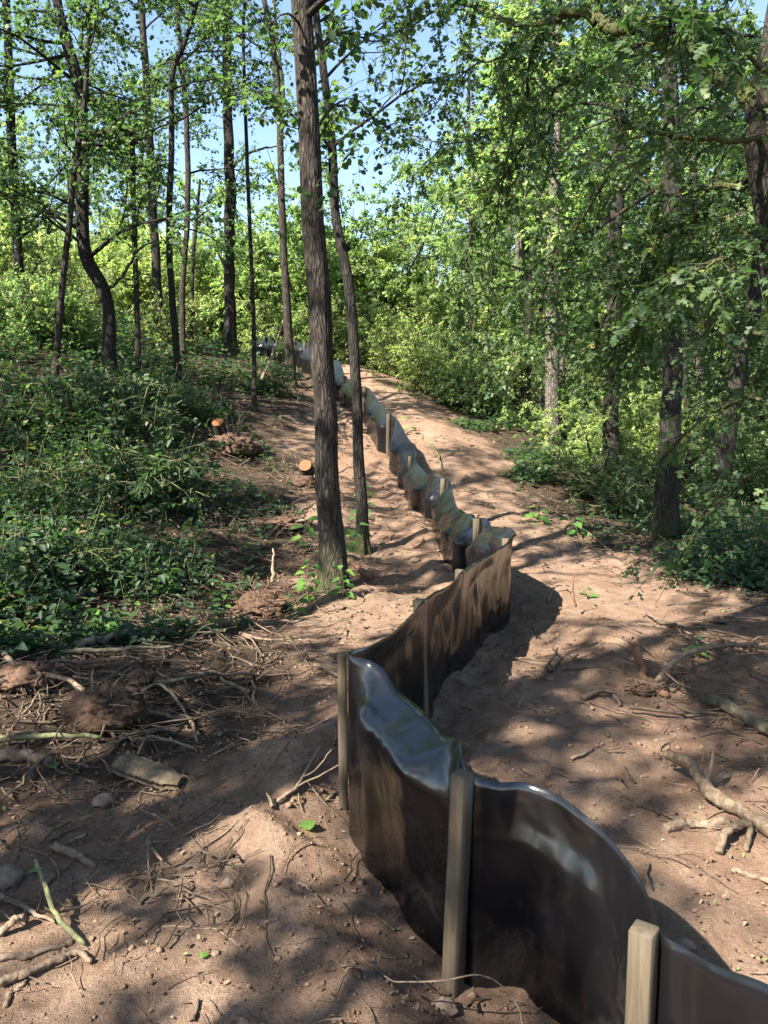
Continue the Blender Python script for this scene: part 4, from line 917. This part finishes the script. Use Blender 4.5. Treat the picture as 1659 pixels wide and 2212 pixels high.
# right of the fence
stick('branch', 'large grey driftwood-like branch at the right edge of the soil', [(1440,1668),(1495,1698),(1530,1738),(1580,1760),(1680,1820)], 21, 'brush', .02, 1.4, 'branch', air=[.06,.04,.02,0,0], spurs=[(.36, (-.05,.0,1), .16, .5), (.42, (.8,.3,.5), .16, .45)])
stick('log', 'pale barkless log below the driftwood-like branch', [(1432,1796),(1500,1786),(1582,1782)], 19, 'stick', .0, .9, 'log')
stick('root', 'thick knobbly root under the pale barkless log', [(1552,1848),(1572,1820),(1615,1808),(1612,1845)], 17, 'brush', .0, .6, 'root', air=[.0,.05,.04,0])
stick('log', 'weathered log lying at the right edge behind the driftwood branch', [(1535,1522),(1600,1560),(1690,1612)], 24, 'log_mossy', .02, 1.0, 'log')
stick('root', 'gnarled dark root in the soil right of the fence', [(1255,1512),(1300,1506),(1325,1515),(1340,1530)], 13, 'stick_dark', .0, .6, 'root', air=[0,.03,.03,0])
stick('branch', 'curved branch arching along the right edge of the soil', [(1420,1492),(1480,1450),(1580,1428),(1680,1432)], 12, 'stick', .04, .7, 'branch', air=[0,.06,.05,.02])
stick('twig', 'dark upright stem rising from the root clump at right', [(1412,1472),(1392,1440),(1370,1393),(1366,1375)], 8, 'stick_dark', fixY=[5.0,5.0,4.95,4.9], cat='twig')
stick('twig', 'thin reddish upright twig in the middle of the soil', [(1245,1310),(1238,1280),(1240,1240)], 5, 'root_red', fixY=[6.0,6.0,6.0], cat='twig')
stick('twig', 'small looped twig on the soil left of the reddish upright twig', [(1183,1306),(1195,1285),(1215,1277),(1230,1283)], 6, 'stick', .01, .6, 'twig', air=[0,.04,.04,0])
stick('stick', 'thin straight stick lying across the soil at right', [(1395,1330),(1480,1370),(1570,1415)], 6, 'stick_pale', .01, .7)
stick('stick', 'long thin stick reaching from the undergrowth onto the soil', [(1200,1110),(1262,1150),(1330,1205)], 5, 'stick', .02, .7)
stick('stick', 'curved green stalk lying on the path beyond the zigzag', [(930,960),(945,985),(952,1010),(960,1020)], 5, 'stick_green', .02, .7)
stick('stick', 'pale splinter on the sunlit soil right of the near stake', [(1235,1645),(1260,1635),(1282,1620)], 7, 'stick_pale', .01, .7)
stick('stick', 'straight thin stick on the shaded soil right of the sheet', [(1305,1545),(1335,1560),(1358,1575)], 5, 'stick', .01, .7)
stick('root', 'red-brown broken root by the shaded soil at lower right', [(1370,1430),(1385,1470),(1400,1495),(1440,1510)], 16, 'root_red', .0, .8, 'root', air=[.12,.06,.02,0])
stick('stick', 'short stump-like stick right of the thick trunk foot', [(800,1262),(780,1245),(765,1232)], 15, 'root_red', .04, .8)
stick('stick', 'slim branch on the soil at right, nearest the bottom edge', [(1583,1880),(1620,1895),(1680,1915)], 12, 'stick', .0, .8)

# ------------------------------------------------------------------ stumps, root balls, stones, slab, single leaves
def lump(c, rx, ry, rz, mat, name, parent, seed, rough=.26, n=44):
    th = np.linspace(0, math.pi, n); ph = np.linspace(0, 2*math.pi, 2*n, endpoint=False)
    T_, Pp = np.meshgrid(th, ph, indexing='ij')
    d = np.stack([np.sin(T_)*np.cos(Pp), np.sin(T_)*np.sin(Pp), np.cos(T_)], -1)
    r = 1+rough*fbm(d[..., 0]*1.6+seed, d[..., 1]*1.6, d[..., 2]*1.6, 4) + rough*.45*fbm(d[..., 0]*8+seed, d[..., 1]*8, d[..., 2]*8, 3)
    V = (d*r[..., None]*np.array([rx, ry, rz])+np.asarray(c)).reshape(-1, 3); k = 2*n
    i, j = np.meshgrid(np.arange(n-1), np.arange(k), indexing='ij'); j2 = (j+1) % k
    mb = MB(); mb.add(V, np.stack([i*k+j, (i+1)*k+j, (i+1)*k+j2, i*k+j2], -1).reshape(-1, 4), .5)
    return mb.build(name, M[mat], parent, True)
def rootball(label, px, py, w, h, cut=None, mat='root_dirt', nroots=26, cutdir=(-.1, -.6, .75), cat='stump', name='stump', rootmat='stick_dark'):
    p = ground(px, py); d = np.linalg.norm(p-EYE); rx = w/FPX*d/2; rz = h/FPX*d/2
    root = empty(name, p, label, cat)
    c = p+np.array([0, rx*.5, rz*.4])
    lump(c, rx*.85, rx*.65, rz*.62, mat, 'root_mass', root, px*.37)
    for i in range(int(nroots*2)):
        a = rdir(1)[0]; a[1] = -abs(a[1])*.8 if RNG.uniform() < .7 else a[1]; a[2] = a[2]*.8+.1
        s = c+a*np.array([rx*.6, rx*.5, rz*.6]); L = rx*U(.35, .95)
        sp = limb(s, a+np.array([0, 0, -.15]), L, 8, -.25, .26); sp[:, 2] = np.maximum(sp[:, 2], height(sp[:, 0], sp[:, 1])+.005)
        mb = MB(); r0 = rx*RNG.choice([.014, .02, .03, .055], p=[.4, .3, .2, .1]); tube1(mb, sp, np.linspace(r0, r0*.25, 8), 6, U(0, 1)); mb.build('root', M[rootmat], root, True)
    if cut:
        cx_, cy_, cw = cut; dd = unit(np.array(cutdir)); r = cw/FPX*d/2
        f = EYE + ray(cx_, cy_)*((c[1]-rx*.25)/ray(cx_, cy_)[1])
        mb = MB(); Q = np.array([f-dd*rx*.9, f-dd*rx*.3, f]); th = np.arange(16)*2*math.pi/16
        A = unit(np.cross(dd, [1., 0, .1])); B = np.cross(dd, A); rn = r*(1+.08*noise3(np.cos(th)*2, np.sin(th)*2, px))
        V = np.array([q + (A*np.cos(th)[:, None]+B*np.sin(th)[:, None])*rn[:, None]*s_ for q, s_ in zip(Q, (1.35, 1.08, 1.0))])
        i, j = np.meshgrid(np.arange(2), np.arange(16), indexing='ij'); j2 = (j+1) % 16
        mb.add(V.reshape(-1, 3), np.stack([i*16+j, i*16+j2, (i+1)*16+j2, (i+1)*16+j], -1).reshape(-1, 4), .3)
        so = mb.build('stub', M['bark'], root, True)
        m2 = MB(); ringv = V[-1]+dd*.002; rv = np.vstack([ringv, (f+dd*.003)[None]])
        m2.add(rv, np.stack([np.arange(16), (np.arange(16)+1) % 16, np.full(16, 16)], -1), .6)
        fo = m2.build('cut_face', M['cut'], so)
    return root
rootball('upturned stump with orange cut face and dark root hollow on the left bank', 495, 985, 130, 95, (470, 912, 25), nroots=34)
rootball('small sawn stump with bright orange face beside the thick trunk', 658, 1055, 60, 55, (659, 1005, 27), nroots=18, cutdir=(-.1, -.8, .55))
rootball('reddish-brown root clump lying left of the thick trunk foot', 560, 1338, 140, 90, None, 'rot_wood', 30, rootmat='root_red')
rootball('large crumbling dead stump in the debris at left', 215, 1590, 180, 165, None, 'rot_wood', 26, rootmat='stick')
rootball('broken block of rotten wood on top of the left debris heap', 300, 1490, 66, 70, None, 'rot_wood', 8, rootmat='stick_dark', name='wood_block', cat='wood')
rootball('small twisted stump with roots at the right of the soil', 1405, 1505, 90, 55, None, 'rot_wood', 22, rootmat='stick')
rootball('dark heap of roots at the far left below the undergrowth', 35, 1500, 150, 90, None, 'root_dirt', 30, rootmat='stick_dark', name='root_heap', cat='roots')
rootball('pale brushy root clump right of the path by the hanging leaves', 1085, 905, 60, 45, None, 'rot_wood', 26, rootmat='stick')
rootball('dark mound of torn roots and twigs left of the thick trunk', 600, 1150, 150, 60, None, 'root_dirt', 40, rootmat='stick')
def slab():
    p = ground(315, 1700); root = None
    mb = MB(); n, m = 26, 12; u, v = np.meshgrid(np.linspace(-.5, .5, n), np.linspace(-.5, .5, m), indexing='ij')
    L, Wd = .33, .11; edge = 1-.25*np.abs(noise3(u*9, v*2, 3))
    X = u*L; Yv = v*Wd*edge*(1-.5*smooth(.2, .5, u)); Z = .02+.012*np.cos(v*3)+.009*fbm(u*4, v*4, 8, 3, 3)
    top = np.stack([X, Yv, Z], -1); bot = top.copy(); bot[..., 2] -= .022
    a = R(-22); ca, sa = math.cos(a), math.sin(a)
    V = np.concatenate([top.reshape(-1, 3), bot.reshape(-1, 3)])
    V = np.column_stack([V[:, 0]*ca-V[:, 1]*sa, V[:, 0]*sa+V[:, 1]*ca, V[:, 2]+.01-V[:, 0]*.12+V[:, 1]*.25]) + p + np.array([0, .05, .02])
    i, j = np.meshgrid(np.arange(n-1), np.arange(m-1), indexing='ij'); F = np.stack([i*m+j, (i+1)*m+j, (i+1)*m+j+1, i*m+j+1], -1).reshape(-1, 4)
    o = n*m; per = np.concatenate([np.arange(m), (np.arange(1, n))*m+m-1, (n-1)*m+np.arange(m-2, -1, -1), np.arange(n-2, 0, -1)*m]); p2 = np.roll(per, -1)
    mb.add(V, np.concatenate([F, F[:, ::-1]+o, np.stack([per, per+o, p2+o, p2], -1)]), .8)
    tag(mb.build('bark_slab', M['slab'], None, True), 'flat pale slab of bark lying on the dark soil at left', 'bark')
slab()
for (px, py, w, lab) in [(898,1213,22,'rounded brown stone on the soil left of the zigzag fence'), (225,1735,42,'dusty rounded clod-like stone below the bark slab'), (495,1912,26,'flat grey stone in the left foreground soil'), (740,918,16,'pale stone beside the fence below the thin wavy trunk'),
        (960,2185,50,'rounded stone at the bottom edge beside the near stake'), (1478,2048,36,'pale stone on the soil right of the rightmost stake'), (792,1355,13,'small pale pebble left of the fence fold'), (12,1905,60,'pinkish stone cut by the left picture edge'), (1190,1468,18,'small stone on the shaded soil right of the folded sheet'), (465,2062,16,'small grey pebble in the bottom left soil'), (600,2072,14,'small round pebble near the bottom of the left soil')]:
    p = ground(px, py); r = w/FPX*np.linalg.norm(p-EYE)/2
    tag(lump(p+np.array([0, 0, r*.25]), r, r*.85, r*.6, 'stone', 'stone', None, px*.11, .22, 12), lab, 'stone')
def one_leaf(px, py, size, label, az, mat='sapling_leaf', kind='ovate'):
    p = ground(px, py); mb = MB(); Tt = np.array([math.cos(az), math.sin(az), .1])
    n = 9; u = np.linspace(0, 1, n); wv = .42*np.sin(math.pi*np.clip(u, 0, 1)**.8)*(1+.1*np.sin(u*22)); v = np.linspace(-1, 1, 5)
    W = np.array([-Tt[1], Tt[0], 0]); V = p + np.array([0, 0, .012]) + size*(u[:, None, None]*Tt + (wv[:, None]*v[None])[..., None]*W + (.10*np.abs(v)[None, :, None]*wv[:, None, None] + .05*np.sin(u*5)[:, None, None])*np.array([0, 0, 1.]))
    i, j = np.meshgrid(np.arange(n-1), np.arange(4), indexing='ij'); mb.add(V.reshape(-1, 3), np.stack([i*5+j, (i+1)*5+j, (i+1)*5+j+1, i*5+j+1], -1).reshape(-1, 4), .8)
    tag(mb.build('fallen_leaf', M[mat], None, True), label, 'leaf')
one_leaf(668, 1800, .075, 'bright green fallen leaf on sunlit soil left of the fence', 1.9)
one_leaf(430, 2075, .03, 'small pale fallen leaf in the bottom left soil', .4)
one_leaf(345, 1712, .03, 'small light leaf lying just below the bark slab', .9)
one_leaf(120, 1665, .07, 'grey-green fallen leaf below the greenish stick at left', 2.4)
one_leaf(60, 1890, .05, 'grey-green leaf lying on the soil at the left edge', .3)

# ------------------------------------------------------------------ single young plants with big leaves
def sapling(px, py, hpx, nl, label, size_px=26, seed=0):
    p = ground(px, py); d = np.linalg.norm(p-EYE); h = hpx/FPX*d; s = size_px/FPX*d
    root = empty('young_plant', p, label, 'plant')
    st = limb(p-np.array([0, 0, .02]), [U(-.25, .25), U(-.2, .2), 1], h, 8, .1, .1); mb = MB(); tube1(mb, st, np.linspace(.006, .002, 8), 5); mb.build('stem', M['stick_green'], root, True)
    for i in range(nl):
        f = .25+.75*i/max(nl-1, 1); q = st[min(int(f*7), 7)]; az = i*2.4+seed
        D = np.array([[math.cos(az), math.sin(az), U(-.5, .15)]]); lf = MB()
        leaves(lf, (q+D[0]*s*.25)[None], D, unit(np.array([[U(-.3, .3), -.45, 1.0]])), np.array([s*U(.75, 1.2)]), 'ovate', np.array([U(.2, 1)]))
        lf.build('leaf', M['sapling_leaf'], root)
for i, (px, py, h, nl, s, lab) in enumerate([(655,1300,110,16,27,'leafy green plant at the left foot of the thick trunk'), (742,1290,85,13,24,'leafy green plant at the right foot of the thick trunk'), (668,1190,85,9,32,'tall plant with large hanging leaves before the thick trunk'),
    (775,1190,110,13,22,'climbing plant at the foot of the thin wavy trunk'), (735,1210,90,10,24,'bright green plant between the two nearest trunks'), (790,1120,90,10,22,'twining leaves around the lower thin wavy trunk'),
    (650,1330,50,10,24,'low leafy plant in front of the thick trunk'), (480,1320,70,13,25,'broad-leaved plant left of the reddish root clump'), (360,1290,75,14,26,'broad-leaved plant above the pale cut log'), (230,1380,60,14,24,'ferny green plant beside the pale cut log'),
    (430,1180,70,12,22,'green plant in the middle of the left undergrowth'), (300,1230,80,13,24,'green plant in the undergrowth above the long grey log'), (110,1250,90,14,24,'upright green plant near the left edge of the undergrowth'), (60,1110,100,15,22,'tall green plant at the left edge of the undergrowth'),
    (880,940,45,7,16,'little green plant against the fence above the first zigzag'), (690,905,40,8,18,'small green plant between the thick trunk and the fence'), (1270,1290,26,5,20,'tiny seedling on the soil edge at right'), (1160,1130,40,8,26,'low green plant at the right edge of the path bend'), (1250,1155,45,9,28,'low leafy plant left of the mossy-footed trunk'), (1500,1420,40,9,26,'small bright plant on the soil at right'),
    (1540,1260,60,11,26,'leafy plant in the undergrowth at the right edge')]):
    sapling(px, py, h, nl, lab, s, i)
print('tris', sum(len(m.polygons) for m in bpy.data.meshes))
